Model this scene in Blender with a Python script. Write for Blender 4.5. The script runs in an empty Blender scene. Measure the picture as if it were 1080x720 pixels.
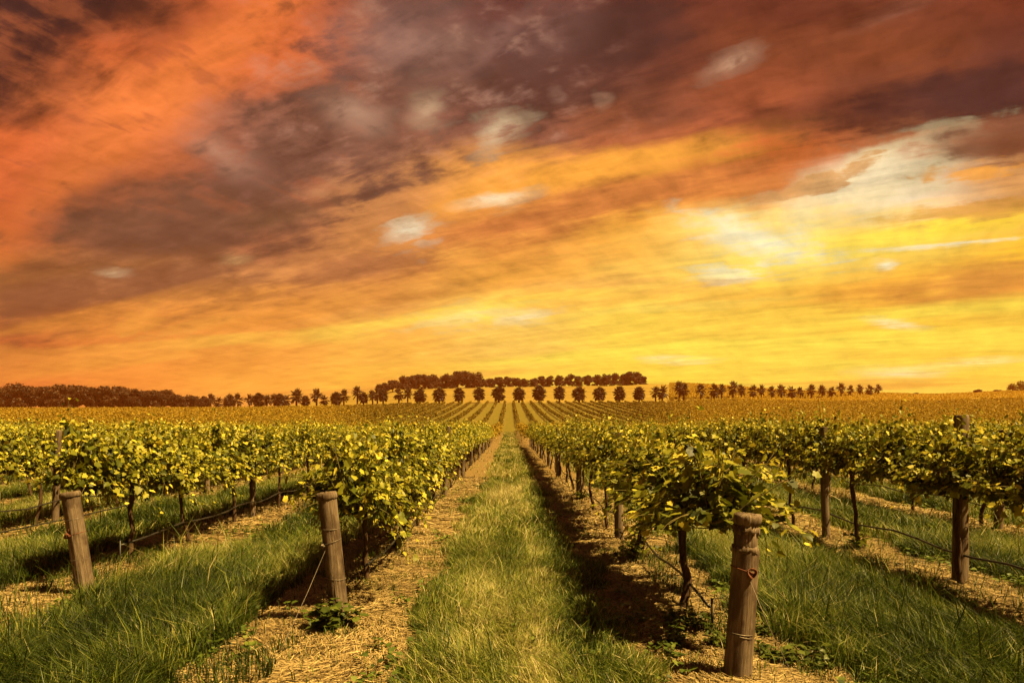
import bpy, math, random
import numpy as np
from mathutils import Vector, Matrix

# ------------------------------------------------------------------ clear
for blk in (bpy.data.objects, bpy.data.meshes, bpy.data.materials, bpy.data.lights,
            bpy.data.cameras, bpy.data.worlds):
    for it in list(blk):
        blk.remove(it)
S = bpy.context.scene
COL = S.collection
R = math.radians

# ------------------------------------------------------------------ camera
EYE = 1.75
F = 720.0                       # focal length in photo pixels (frame 1080 wide)
cam_d = bpy.data.cameras.new('camera')
cam = bpy.data.objects.new('camera', cam_d)
COL.objects.link(cam)
cam.location = (0, 0, EYE)
cam.rotation_euler = (R(90), 0, 0)
cam_d.sensor_width = 36.0
cam_d.lens = 36.0 * F / 1080.0
cam_d.shift_x = 3 / 1080.0
cam_d.shift_y = 87 / 1080.0
cam_d.clip_start = 0.05
cam_d.clip_end = 6000
S.camera = cam
cam_d.dof.use_dof = False

# ------------------------------------------------------------------ exposure
S.view_settings.view_transform = 'Standard'
S.view_settings.look = 'None'
S.view_settings.gamma = 1.0
S.view_settings.use_curve_mapping = False
EXPO = 1.6
S.view_settings.exposure = EXPO

# ------------------------------------------------------------------ sun
SUN_DIR = Vector((0.56, -0.22, 1.0)).normalized()
sd = bpy.data.lights.new('sun', 'SUN')
sd.energy = 5.0
sd.angle = R(0.5)
sd.color = (1.0, 0.70, 0.25)
sun = bpy.data.objects.new('sun', sd)
COL.objects.link(sun)
sun.rotation_euler = SUN_DIR.to_track_quat('Z', 'Y').to_euler()
sun.location = (60, -60, 120)

# ------------------------------------------------------------------ world / sky


def s2l(c):
    out = []
    for v in c:
        v = v / 255.0
        out.append(v / 12.92 if v <= 0.04045 else ((v + 0.055) / 1.055) ** 2.4)
    return out


W = bpy.data.worlds.new('World')
S.world = W
W.use_nodes = True
wn, wl = W.node_tree.nodes, W.node_tree.links
wn.clear()
SKY_STRENGTH = 0.05
GAIN = 1.0 / (SKY_STRENGTH * 2 ** EXPO)


def wnew(t, **kw):
    n = wn.new(t)
    for k, v in kw.items():
        setattr(n, k, v)
    return n


def wmath(op, a, b=None, c=None, clamp=False):
    n = wnew('ShaderNodeMath', operation=op, use_clamp=clamp)
    for i, v in enumerate((a, b, c)):
        if v is None:
            continue
        if isinstance(v, (int, float)):
            n.inputs[i].default_value = v
        else:
            wl.new(v, n.inputs[i])
    return n.outputs[0]


def wvec(op, a, b=None):
    n = wnew('ShaderNodeVectorMath', operation=op)
    for i, v in enumerate((a, b)):
        if v is None:
            continue
        if isinstance(v, (tuple, list)):
            n.inputs[i].default_value = v
        else:
            wl.new(v, n.inputs[i])
    return n


def wmix(fac, a, b, blend='MIX'):
    n = wnew('ShaderNodeMix', data_type='RGBA', blend_type=blend, clamp_result=False, clamp_factor=True)
    for sock, v in ((n.inputs[0], fac), (n.inputs[6], a), (n.inputs[7], b)):
        if isinstance(v, (int, float)):
            sock.default_value = v
        elif isinstance(v, (tuple, list)):
            sock.default_value = (v[0], v[1], v[2], 1)
        else:
            wl.new(v, sock)
    return n.outputs[2]


def wnoise(vec, scale, detail=4.0, rough=0.55, dist=0.0):
    n = wnew('ShaderNodeTexNoise', noise_dimensions='3D')
    n.inputs['Scale'].default_value = scale
    n.inputs['Detail'].default_value = detail
    n.inputs['Roughness'].default_value = rough
    n.inputs['Distortion'].default_value = dist
    wl.new(vec, n.inputs['Vector'])
    return n


def wmap(v, a, b, c, d, mode='SMOOTHSTEP'):
    n = wnew('ShaderNodeMapRange', interpolation_type=mode, clamp=True)
    wl.new(v, n.inputs[0])
    for i, q in enumerate((a, b, c, d)):
        n.inputs[i + 1].default_value = q
    return n.outputs[0]


tc = wnew('ShaderNodeTexCoord')
sep = wnew('ShaderNodeSeparateXYZ')
wl.new(tc.outputs['Generated'], sep.inputs[0])
dx, dy, dz = sep.outputs
ysafe = wmath('MAXIMUM', dy, 0.10)
u = wmath('DIVIDE', dx, ysafe)
v = wmath('DIVIDE', dz, ysafe)
PXs = wmath('MULTIPLY_ADD', u, 720.0, 537.0)      # sky coordinates, 720 units per tangent
PYs = wmath('MULTIPLY_ADD', v, -720.0, 447.0)
comb = wnew('ShaderNodeCombineXYZ')
wl.new(PXs, comb.inputs[0])
wl.new(PYs, comb.inputs[1])
P0 = comb.outputs[0]
# cloud-layer coordinates (streaks flatten towards the horizon)
zz = wmath('ADD', wmath('MAXIMUM', dz, 0.0), 0.11)
q = wnew('ShaderNodeCombineXYZ')
wl.new(wmath('DIVIDE', dx, zz), q.inputs[0])
wl.new(wmath('DIVIDE', dy, zz), q.inputs[1])
Q = q.outputs[0]


def qmap(rot, sx, sy, loc=(0, 0, 0)):
    """rotate first, then stretch along the rotated axes"""
    m = wnew('ShaderNodeMapping', vector_type='POINT')
    m.inputs['Rotation'].default_value = (0, 0, R(rot))
    wl.new(Q, m.inputs['Vector'])
    m2 = wnew('ShaderNodeMapping', vector_type='POINT')
    m2.inputs['Location'].default_value = loc
    m2.inputs['Scale'].default_value = (sx, sy, 1)
    wl.new(m.outputs[0], m2.inputs['Vector'])
    return m2.outputs[0]


# the bands run towards the far left; fibres cross them
n_big = wnoise(qmap(30, 0.8, 1.2), 1.1, 6, 0.55, 0.3)
n_mid = wnoise(qmap(30, 0.42, 1.7, (3, 1, 0)), 2.4, 9, 0.60, 0.35)
n_fib = wnoise(qmap(30, 2.6, 0.8, (7, 2, 4)), 3.4, 7, 0.60, 0.3)
n_low = wnoise(qmap(24, 0.22, 0.75, (5, 3, 1)), 1.5, 3, 0.45, 0.5)
n_fine = wnoise(qmap(30, 0.9, 2.2, (1, 9, 2)), 5.0, 9, 0.62, 0.4)


def centred(nd, amp):
    a = wvec('SUBTRACT', nd.outputs['Color'], (0.5, 0.5, 0.5)).outputs[0]
    return wvec('MULTIPLY', a, (amp[0], amp[1], 0)).outputs[0]


# the warp shrinks towards the horizon
damp = wmap(dz, 0.0, 0.42, 0.22, 1.0, 'LINEAR')
wsum = wvec('ADD', centred(n_big, (150, 100)), centred(n_mid, (85, 62))).outputs[0]
wsum = wvec('ADD', wsum, centred(n_fine, (60, 55))).outputs[0]
sc_ = wnew('ShaderNodeVectorMath', operation='SCALE')
wl.new(wsum, sc_.inputs[0])
wl.new(damp, sc_.inputs['Scale'])
PW = wvec('ADD', P0, sc_.outputs[0]).outputs[0]
sepw = wnew('ShaderNodeSeparateXYZ')
wl.new(PW, sepw.inputs[0])
pxw, pyw = sepw.outputs[0], sepw.outputs[1]

XS = [0, 135, 270, 405, 540, 675, 810, 945, 1080]
ROWS = [
    (0,   [(50, 32, 32), (105, 55, 36), (232, 114, 60), (125, 85, 72), (108, 64, 56), (85, 46, 39), (110, 55, 38), (120, 62, 42), (116, 55, 36)]),
    (50,  [(62, 35, 31), (190, 92, 48), (222, 112, 60), (140, 98, 82), (94, 62, 56), (84, 48, 41), (130, 68, 43), (130, 68, 41), (95, 50, 37)]),
    (100, [(118, 62, 40), (238, 126, 64), (150, 95, 72), (122, 80, 63), (100, 66, 56), (118, 68, 49), (160, 83, 50), (88, 51, 40), (66, 42, 39)]),
    (150, [(226, 110, 56), (214, 114, 62), (140, 86, 66), (136, 88, 66), (136, 86, 66), (166, 92, 54), (204, 106, 50), (165, 100, 62), (128, 80, 56)]),
    (200, [(205, 100, 52), (150, 86, 54), (122, 83, 68), (190, 126, 76), (240, 160, 72), (242, 152, 62), (212, 128, 64), (235, 215, 175), (222, 160, 92)]),
    (250, [(200, 104, 52), (120, 78, 57), (152, 94, 62), (204, 134, 72), (228, 145, 68), (243, 170, 66), (254, 222, 130), (252, 196, 66), (253, 196, 54)]),
    (300, [(136, 84, 50), (165, 108, 65), (204, 134, 74), (198, 130, 72), (249, 180, 72), (252, 192, 80), (252, 205, 76), (242, 178, 62), (214, 144, 56)]),
    (350, [(188, 102, 50), (225, 137, 60), (240, 157, 66), (248, 177, 76), (253, 205, 92), (254, 215, 78), (254, 210, 76), (254, 206, 68), (250, 192, 62)]),
    (410, [(214, 122, 56), (240, 152, 63), (250, 177, 70), (252, 197, 71), (254, 216, 76), (254, 226, 74), (254, 226, 82), (254, 221, 86), (254, 216, 76)]),
]
facx = wmap(pxw, 0, 1080, 0.0, 1.0, 'LINEAR')
prev = None
for i, (py, cols) in enumerate(ROWS):
    rp = wnew('ShaderNodeValToRGB')
    rp.color_ramp.interpolation = 'B_SPLINE' if False else 'EASE'
    el = rp.color_ramp.elements
    while len(el) < len(XS):
        el.new(0.5)
    for e, x, c in zip(el, XS, cols):
        e.position = x / 1080.0
    for e, x, c in zip(el, XS, cols):
        e.color = (*s2l(c), 1)
    wl.new(facx, rp.inputs[0])
    if prev is None:
        prev = rp.outputs[0]
    else:
        f = wmap(pyw, ROWS[i - 1][0], py, 0.0, 1.0)
        prev = wmix(f, prev, rp.outputs[0])
sky = prev

NF = wmath('SUBTRACT', n_fine.outputs[0], 0.5)
NM = wmath('SUBTRACT', n_mid.outputs[0], 0.5)
NB = wmath('SUBTRACT', n_fib.outputs[0], 0.5)
NL = wmath('SUBTRACT', n_low.outputs[0], 0.5)
n_wisp = wnoise(wvec('MULTIPLY', P0, (1 / 46.0, 1 / 30.0, 1)).outputs[0], 1.0, 7, 0.56, 0.25)
NW = wmath('SUBTRACT', n_wisp.outputs[0], 0.5)
RAG = wmath('ADD', wmath('ADD', wmath('MULTIPLY', NF, 2.4), wmath('MULTIPLY', NM, 1.6)), wmath('MULTIPLY', NW, 2.6))

# soft warp for the shaped clouds: less displacement so they stay where they are
sc2 = wnew('ShaderNodeVectorMath', operation='SCALE')
wl.new(wsum, sc2.inputs[0])
wl.new(wmath('MULTIPLY', damp, 0.45), sc2.inputs['Scale'])
PB = wvec('ADD', P0, sc2.outputs[0]).outputs[0]


TORN = wmap(wmath('ADD', wmath('MULTIPLY', NW, 1.0), wmath('MULTIPLY', NF, 0.8)), -0.12, 0.10, 0.45, 1.0)


def blob(cx, cy, rx, ry, ang, col, k=0.9, rag=0.8, soft=0.7, torn=False):
    """one cloud or gap of the sky: ellipse with ragged, noise-torn edge"""
    global sky
    m = wnew('ShaderNodeMapping', vector_type='TEXTURE')
    m.inputs['Location'].default_value = (cx, cy, 0)
    m.inputs['Rotation'].default_value = (0, 0, R(-ang))
    m.inputs['Scale'].default_value = (rx, ry, 1)
    wl.new(PB, m.inputs['Vector'])
    ln = wvec('LENGTH', m.outputs[0]).outputs['Value']
    d = wmath('MULTIPLY_ADD', RAG, rag, ln)
    f = wmap(d, 1.0 + soft * 0.5, max(0.05, 1.0 - soft), 0.0, k)
    if torn:
        f = wmath('MULTIPLY', f, TORN)
    sky = wmix(f, sky, s2l(col))


# broad cloud bodies
blob(-10, 10, 170, 95, 20, (50, 33, 32), 0.85, 0.5, 0.8)
blob(180, 88, 230, 34, 42, (246, 132, 62), 0.7, 0.6, 0.9)
blob(30, 15, 190, 75, 32, (58, 36, 33), 0.9, 0.4, 0.9)
blob(190, 232, 155, 42, 6, (116, 78, 57), 1.0, 0.6, 0.6)
blob(185, 300, 105, 34, 4, (146, 96, 62), 0.9, 0.5, 0.6)
blob(30, 318, 75, 34, 8, (126, 80, 49), 0.95, 0.6, 0.6)
blob(335, 152, 120, 44, -8, (126, 86, 67), 0.9, 1.1, 0.7)
blob(470, 95, 85, 42, 18, (118, 80, 64), 0.85, 1.1, 0.7)
blob(520, 45, 60, 15, 42, (146, 106, 92), 0.75, 1.5, 0.9)
blob(390, 40, 60, 26, 10, (138, 100, 88), 0.7, 1.5, 1.0)
blob(300, 235, 70, 26, 10, (122, 82, 60), 0.7, 0.9, 0.8)
blob(600, 62, 120, 50, 24, (86, 56, 48), 0.8, 1.0, 0.8)
blob(640, 178, 190, 22, 14, (253, 170, 64), 0.9, 0.5, 0.8)
blob(625, 218, 210, 20, 13, (206, 122, 62), 0.85, 0.5, 0.7)
blob(880, 112, 150, 26, 8, (112, 60, 42), 0.7, 0.6, 0.7)
blob(1030, 92, 150, 30, 10, (74, 46, 42), 0.85, 0.8, 0.6)
blob(905, 200, 110, 32, 22, (250, 228, 172), 0.9, 1.0, 1.2)
blob(930, 186, 50, 12, 24, (240, 220, 176), 0.7, 1.0, 1.3)
blob(855, 198, 60, 10, 20, (222, 160, 92), 0.8, 1.6, 0.5)
blob(1050, 160, 66, 18, -4, (126, 74, 50), 0.9, 1.0, 0.9)
blob(1035, 181, 55, 7, 6, (246, 165, 66), 0.8, 1.3, 0.5)
blob(960, 245, 200, 15, 11, (255, 218, 44), 0.85, 0.5, 0.8)
blob(1020, 222, 90, 12, 8, (226, 158, 72), 0.8, 0.9, 0.5)
blob(850, 262, 190, 30, 4, (255, 232, 110), 0.55, 0.4, 1.3)
blob(795, 252, 66, 16, -12, (255, 248, 200), 0.95, 1.1, 1.2)
blob(775, 288, 40, 9, 4, (255, 246, 196), 0.85, 1.6, 1.0)
blob(1010, 254, 70, 4, 4, (255, 240, 190), 0.8, 1.3, 1.0)
blob(1030, 298, 140, 26, 7, (214, 146, 62), 0.8, 0.5, 0.8)
blob(90, 305, 190, 30, 5, (140, 90, 57), 0.75, 0.6, 0.8)
blob(60, 345, 110, 14, 8, (150, 88, 50), 0.6, 0.7, 0.8)
blob(370, 288, 95, 20, 6, (182, 116, 68), 0.9, 0.8, 0.6)
blob(150, 335, 40, 9, 26, (247, 168, 72), 0.8, 1.0, 0.6)
blob(210, 342, 55, 7, 10, (247, 170, 74), 0.7, 1.0, 0.6)
blob(640, 300, 170, 9, 2, (240, 178, 84), 0.6, 0.6, 0.8)
blob(700, 325, 130, 6, 5, (255, 226, 96), 0.6, 0.7, 0.8)
# mottled cumulus of the dark bank overhead
mott = wmath('ADD', NW, wmath('MULTIPLY', NF, 0.7))
reg = wmath('MULTIPLY', wmath('MULTIPLY', wmap(pxw, 190, 300, 0.0, 1.0), wmap(pxw, 720, 540, 0.0, 1.0)), wmap(pyw, 215, 130, 0.0, 1.0))
sky = wmix(wmath('MULTIPLY', reg, wmap(mott, 0.0, 0.26, 0.0, 0.5)), sky, s2l((172, 130, 106)))
sky = wmix(wmath('MULTIPLY', reg, wmap(mott, 0.02, -0.24, 0.0, 0.5)), sky, s2l((84, 55, 47)))
# dark fibres across the orange band
fib = wmath('MULTIPLY', wmap(wmath('ADD', NB, wmath('MULTIPLY', NW, 0.5)), 0.02, 0.18, 0.0, 0.55),
            wmath('MULTIPLY', wmap(pxw, 420, 300, 0.0, 1.0), wmap(pyw, 260, 180, 0.0, 1.0)))
sky = wmix(fib, sky, s2l((150, 78, 46)))
# small torn gaps where paler sky shows
for b in ((435, 245, 24, 13, 0, (250, 236, 196)), (528, 213, 34, 6, 8, (250, 226, 180)),
          (525, 142, 18, 20, -40, (236, 206, 160)), (450, 118, 18, 16, 0, (214, 176, 136)),
          (372, 118, 34, 13, -20, (188, 148, 120)), (228, 158, 36, 14, -38, (190, 142, 114)),
          (122, 290, 15, 4, -4, (222, 196, 150)), (246, 273, 11, 4, 0, (228, 178, 112)),
          (633, 106, 8, 8, 0, (206, 158, 122)), (585, 98, 6, 8, 0, (165, 122, 100)),
          (772, 66, 24, 9, 25, (206, 162, 128)), (440, 50, 45, 26, 0, (150, 112, 96)),
          (580, 35, 40, 20, 40, (130, 92, 80)), (945, 12, 45, 7, 28, (142, 90, 68)),
          (490, 337, 62, 8, 6, (255, 232, 156)), (715, 377, 36, 3.5, 0, (255, 246, 195)),
          (936, 340, 26, 4, -8, (255, 244, 196)), (955, 392, 40, 5, 0, (255, 243, 180)),
          (1030, 381, 55, 4, 5, (255, 246, 160)), (555, 334, 26, 4, 8, (255, 234, 170)),
          (930, 277, 10, 5, 10, (255, 246, 200)), (1000, 292, 20, 2.5, 8, (250, 185, 66)),
          (990, 305, 18, 2.5, 8, (250, 185, 66))):
    pale = sum(b[5]) > 600
    blob(*b[:2], b[2] * 1.1, b[3] * 1.25, *b[4:], 0.95 if pale else 0.7, 0.8 if b[3] < 8 else 1.5, 1.3 if pale else 1.5, True)

st_f = wmath('MULTIPLY', wmap(NL, 0.02, 0.15, 0.0, 0.65), wmath('MULTIPLY', wmap(PYs, 210, 330, 0.0, 1.0), wmap(PXs, 60, 620, 0.15, 1.0)))
sky = wmix(st_f, sky, s2l((255, 234, 84)))
st_d = wmath('MULTIPLY', wmap(NL, -0.02, -0.15, 0.0, 0.5), wmap(PYs, 210, 330, 0.0, 1.0))
sky = wmix(st_d, sky, s2l((226, 146, 58)))

# fine light-and-dark texture of the cloud, strongest high up
det = wmath('ADD', wmath('ADD', wmath('MULTIPLY', NF, 1.2), wmath('MULTIPLY', NW, 0.8)), wmath('ADD', wmath('MULTIPLY', NB, 0.9), wmath('MULTIPLY', NM, 1.25)))
det = wmath('MULTIPLY_ADD', det, wmap(dz, 0.0, 0.35, 0.28, 1.0, 'LINEAR'), 1.0)
mul = wnew('ShaderNodeVectorMath', operation='SCALE')
wl.new(sky, mul.inputs[0])
wl.new(wmath('MULTIPLY', det, GAIN), mul.inputs['Scale'])
clouds = mul.outputs[0]

# the clear sky itself: Nishita, seen overhead and behind the cloud bank
nis = wnew('ShaderNodeTexSky', sky_type='NISHITA')
nis.sun_disc = False
nis.sun_elevation = math.asin(SUN_DIR.z)
nis.sun_rotation = math.atan2(SUN_DIR.x, SUN_DIR.y)
nis.air_density = 1.0
nis.dust_density = 3.0
warm = wmix(1.0, nis.outputs[0], (0.85, 0.55, 0.28), 'MULTIPLY')
open_f = wmap(wmath('ADD', wmath('MULTIPLY', dy, 0.9), wmath('MULTIPLY', dz, -0.55)), 0.16, -0.3, 0.0, 0.15)
final = wmix(open_f, clouds, warm)
bg = wnew('ShaderNodeBackground')
bg.inputs['Strength'].default_value = SKY_STRENGTH
wl.new(final, bg.inputs['Color'])
wo = wnew('ShaderNodeOutputWorld')
wl.new(bg.outputs[0], wo.inputs['Surface'])
W.cycles.sampling_method = 'MANUAL'
W.cycles.sample_map_resolution = 512

S.render.engine = 'CYCLES'
cy = S.cycles
cy.max_bounces = 6
cy.diffuse_bounces = 2
cy.glossy_bounces = 2
cy.transmission_bounces = 3
cy.transparent_max_bounces = 6
cy.volume_bounces = 0
cy.caustics_reflective = False
cy.caustics_refractive = False
cy.sample_clamp_indirect = 4.0

# ------------------------------------------------------------------ numeric helpers
rng = np.random.default_rng(11)
random.seed(5)
_perm = np.random.default_rng(3).random((256, 256))


def vnoise(x, y, s=1.0, seed=0):
    x = np.asarray(x, float) * s + seed * 17.3
    y = np.asarray(y, float) * s + seed * 9.7
    xi = np.floor(x).astype(int)
    yi = np.floor(y).astype(int)
    fx, fy = x - xi, y - yi
    fx = fx * fx * (3 - 2 * fx)
    fy = fy * fy * (3 - 2 * fy)
    g = lambda a, b: _perm[a % 256, b % 256]
    return (g(xi, yi) * (1 - fx) + g(xi + 1, yi) * fx) * (1 - fy) + \
           (g(xi, yi + 1) * (1 - fx) + g(xi + 1, yi + 1) * fx) * fy


def fbm(x, y, s=1.0, seed=0, octv=3):
    t, a, n = 0, 0.5, 0
    for k in range(octv):
        t = t + a * vnoise(x, y, s * 2 ** k, seed + k)
        n += a
        a *= 0.5
    return t / n


def sstep(a, b, x):
    t = np.clip((np.asarray(x, float) - a) / (b - a), 0, 1)
    return t * t * (3 - 2 * t)


# terrain: heights of a shallow valley that climbs to a low hill with a grove.
# table of view slopes (in 1/720) over bearing and distance from the aisle's end
TB = np.array([-0.95, -0.746, -0.426, -0.2875, -0.19, -0.15, 0.0, 0.143, 0.2, 0.254, 0.435, 0.622, 0.754, 0.95])
TD = np.array([60, 110, 180, 260, 320, 380, 450, 600, 1500.0])
TPY = np.array([
    [468, 468, 468, 468, 468, 468, 468, 468, 468, 468, 468, 468, 468, 468],
    [455, 455, 455, 455, 455, 455, 455, 455, 455, 455, 455, 455, 454, 454],
    [440, 440, 439.5, 439, 437.5, 437, 436, 436.5, 437, 438, 438, 437, 436, 436],
    [433, 433, 432.5, 431, 428, 426, 424.3, 424.3, 424.5, 425.5, 427, 427, 424, 424],
    [434, 434, 433, 430, 422, 418, 414.5, 414, 414, 417, 423.3, 423, 420, 420],
    [437, 437, 435, 425, 413, 410, 407.8, 406.5, 405.3, 408.5, 418, 420, 416.5, 416],
    [440, 440, 438, 424, 411, 409, 408.3, 406.5, 404.6, 405.5, 414, 417.5, 413.6, 413],
    [444, 444, 441, 430, 418, 415, 414, 412, 410, 409.5, 413, 415.6, 412.6, 412],
    [446, 446, 446, 440, 436, 434, 432, 430, 430, 430, 430, 430, 430, 430]])
TZ = EYE + (447 - TPY) / 720.0 * TD[:, None]
TZ[0, :] = 0.0


def tz(x, y):
    x = np.asarray(x, float)
    y = np.asarray(y, float)
    yy = np.clip(y, 60, 1500)
    t = np.clip(x / yy, TB[0], TB[-1])
    i = np.clip(np.searchsorted(TB, t) - 1, 0, len(TB) - 2)
    j = np.clip(np.searchsorted(TD, yy) - 1, 0, len(TD) - 2)
    a = (t - TB[i]) / (TB[i + 1] - TB[i])
    a = a * a * (3 - 2 * a) * 0.5 + a * 0.5
    b = (yy - TD[j]) / (TD[j + 1] - TD[j])
    z = (TZ[j, i] * (1 - a) + TZ[j, i + 1] * a) * (1 - b) + (TZ[j + 1, i] * (1 - a) + TZ[j + 1, i + 1] * a) * b
    return np.where(y < 60, 0.0, z)


ROW0, PITCH = -1.53, 3.15       # the row left of the aisle, row spacing


def rowdist(x):
    fr = (np.asarray(x, float) - ROW0) / PITCH
    return np.abs(fr - np.round(fr)) * PITCH


def gz(x, y):
    """ground surface incl. the low mulch mounds under the vines"""
    near = 1 - sstep(40, 60, y)
    m = 0.05 * np.exp(-(rowdist(x) / 0.5) ** 2)
    b = (fbm(x, y, 1.3, 2) - 0.5) * 0.09 + (vnoise(x, y, 5.0, 4) - 0.5) * 0.03
    return tz(x, y) + near * (m + b)


def mesh_np(name, V, polys, tint=None, mats=(), midx=None, smooth=False):
    """polys: list of integer arrays (n,k); midx: one material index per array"""
    me = bpy.data.meshes.new(name)
    V = np.asarray(V, np.float32)
    polys = [np.asarray(p, np.int32) for p in polys if len(p)]
    me.vertices.add(len(V))
    me.vertices.foreach_set('co', V.ravel())
    tot = np.concatenate([np.full(len(p), p.shape[1], np.int32) for p in polys])
    idx = np.concatenate([p.ravel() for p in polys])
    st = np.concatenate([[0], np.cumsum(tot)[:-1]]).astype(np.int32)
    me.loops.add(len(idx))
    me.loops.foreach_set('vertex_index', idx)
    me.polygons.add(len(tot))
    me.polygons.foreach_set('loop_start', st)
    me.polygons.foreach_set('loop_total', tot)
    if midx is not None:
        mi = np.concatenate([np.full(len(p), m, np.int32) for p, m in zip(polys, midx)])
        me.polygons.foreach_set('material_index', mi)
    me.polygons.foreach_set('use_smooth', np.full(len(tot), smooth))
    if tint is not None:
        at = me.attributes.new('tint', 'FLOAT', 'POINT')
        at.data.foreach_set('value', np.asarray(tint, np.float32))
    for m in mats:
        me.materials.append(m)
    me.update(calc_edges=True)
    return me


def tube(pts, rad, sides=6, cap=True):
    pts = np.asarray(pts, float)
    n = len(pts)
    rad = np.broadcast_to(np.asarray(rad, float), (n,))
    tan = np.gradient(pts, axis=0)
    tan /= np.linalg.norm(tan, axis=1)[:, None] + 1e-9
    ref = np.array([0, 0, 1.0]) if abs(tan[:, 2]).mean() < 0.8 else np.array([1.0, 0, 0])
    s = np.cross(tan, ref)
    s /= np.linalg.norm(s, axis=1)[:, None] + 1e-9
    w = np.cross(tan, s)
    a = np.linspace(0, 2 * np.pi, sides, endpoint=False)
    V = pts[:, None, :] + rad[:, None, None] * (np.cos(a)[None, :, None] * s[:, None, :] + np.sin(a)[None, :, None] * w[:, None, :])
    V = V.reshape(-1, 3)
    k = np.arange(n - 1)[:, None] * sides
    j = np.arange(sides)[None, :]
    j2 = (j + 1) % sides
    Fq = np.stack([k + j, k + j2, k + sides + j2, k + sides + j], -1).reshape(-1, 4)
    fs = [Fq]
    if cap:
        fs.append(np.array([list(range(sides))[::-1], list(range((n - 1) * sides, n * sides))]))
    return V, fs


class Acc:
    """collects numpy pieces into one mesh"""
    def __init__(self):
        self.V, self.P, self.T, self.M, self.n = [], [], [], [], 0

    def add(self, V, polys, tint=0.5, m=0):
        V = np.asarray(V, float)
        for p in polys:
            self.P.append(np.asarray(p, int) + self.n)
            self.M.append(m)
        self.V.append(V)
        self.T.append(np.broadcast_to(np.asarray(tint, float), (len(V),)))
        self.n += len(V)

    def mesh(self, name, mats, smooth=False):
        return mesh_np(name, np.concatenate(self.V), self.P, np.concatenate(self.T), mats, self.M, smooth)


def obj(name, me, parent=None):
    o = bpy.data.objects.new(name, me)
    COL.objects.link(o)
    if parent is not None:
        o.parent = parent
    return o


def tag(o, label, cat, group=None):
    o['label'] = label
    o['category'] = cat
    if group:
        o['group'] = group
    return o


def thing(name, label, cat, loc=(0, 0, 0), rz=0.0, group=None, tilt=(0, 0)):
    o = bpy.data.objects.new(name, None)
    COL.objects.link(o)
    o.location = loc
    o.rotation_euler = (tilt[0], tilt[1], rz)
    o.empty_display_size = 0.2
    return tag(o, label, cat, group)


# ------------------------------------------------------------------ materials


class NT:
    def __init__(self, name):
        self.m = bpy.data.materials.new(name)
        self.m.use_nodes = True
        self.n, self.l = self.m.node_tree.nodes, self.m.node_tree.links
        self.n.clear()
        self.out = self.n.new('ShaderNodeOutputMaterial')

    def new(self, t, **kw):
        n = self.n.new(t)
        for k, v in kw.items():
            setattr(n, k, v)
        return n

    def put(self, sock, v):
        if v is None:
            return
        if isinstance(v, (int, float)):
            sock.default_value = v
        elif isinstance(v, (tuple, list)):
            sock.default_value = (*v, 1) if len(v) == 3 and len(sock.default_value) == 4 else v
        else:
            self.l.new(v, sock)

    def math(self, op, a, b=None, c=None, clamp=False):
        n = self.new('ShaderNodeMath', operation=op, use_clamp=clamp)
        for i, v in enumerate((a, b, c)):
            self.put(n.inputs[i], v)
        return n.outputs[0]

    def mix(self, f, a, b, blend='MIX'):
        n = self.new('ShaderNodeMix', data_type='RGBA', blend_type=blend)
        self.put(n.inputs[0], f)
        self.put(n.inputs[6], a)
        self.put(n.inputs[7], b)
        return n.outputs[2]

    def noise(self, vec, scale, detail=3, rough=0.55, dist=0.0):
        n = self.new('ShaderNodeTexNoise')
        n.inputs['Scale'].default_value = scale
        n.inputs['Detail'].default_value = detail
        n.inputs['Roughness'].default_value = rough
        n.inputs['Distortion'].default_value = dist
        if vec is not None:
            self.l.new(vec, n.inputs['Vector'])
        return n.outputs[0]

    def ramp(self, f, stops, interp='LINEAR'):
        n = self.new('ShaderNodeValToRGB')
        n.color_ramp.interpolation = interp
        el = n.color_ramp.elements
        while len(el) < len(stops):
            el.new(0.5)
        for e, (p, c) in zip(el, stops):
            e.position = p
        for e, (p, c) in zip(el, stops):
            e.color = (*c, 1)
        self.put(n.inputs[0], f)
        return n.outputs[0]

    def maprange(self, v, a, b, c=0.0, d=1.0):
        n = self.new('ShaderNodeMapRange', interpolation_type='SMOOTHSTEP')
        for i, q in enumerate((v, a, b, c, d)):
            self.put(n.inputs[i], q)
        return n.outputs[0]

    def mapping(self, vec, scale=(1, 1, 1), rot=(0, 0, 0), loc=(0, 0, 0)):
        n = self.new('ShaderNodeMapping')
        n.inputs['Scale'].default_value = scale
        n.inputs['Rotation'].default_value = rot
        n.inputs['Location'].default_value = loc
        self.l.new(vec, n.inputs['Vector'])
        return n.outputs[0]

    def bump(self, h, strength, dist):
        n = self.new('ShaderNodeBump')
        n.inputs['Strength'].default_value = strength
        n.inputs['Distance'].default_value = dist
        self.l.new(h, n.inputs['Height'])
        return n.outputs[0]

    def principled(self, col, rough=0.8, spec=0.2, normal=None, metal=0.0):
        p = self.new('ShaderNodeBsdfPrincipled')
        self.put(p.inputs['Base Color'], col)
        self.put(p.inputs['Roughness'], rough)
        self.put(p.inputs['Specular IOR Level'], spec)
        self.put(p.inputs['Metallic'], metal)
        if normal is not None:
            self.l.new(normal, p.inputs['Normal'])
        return p.outputs[0]

    def finish(self, sh):
        self.l.new(sh, self.out.inputs['Surface'])
        return self.m


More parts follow.
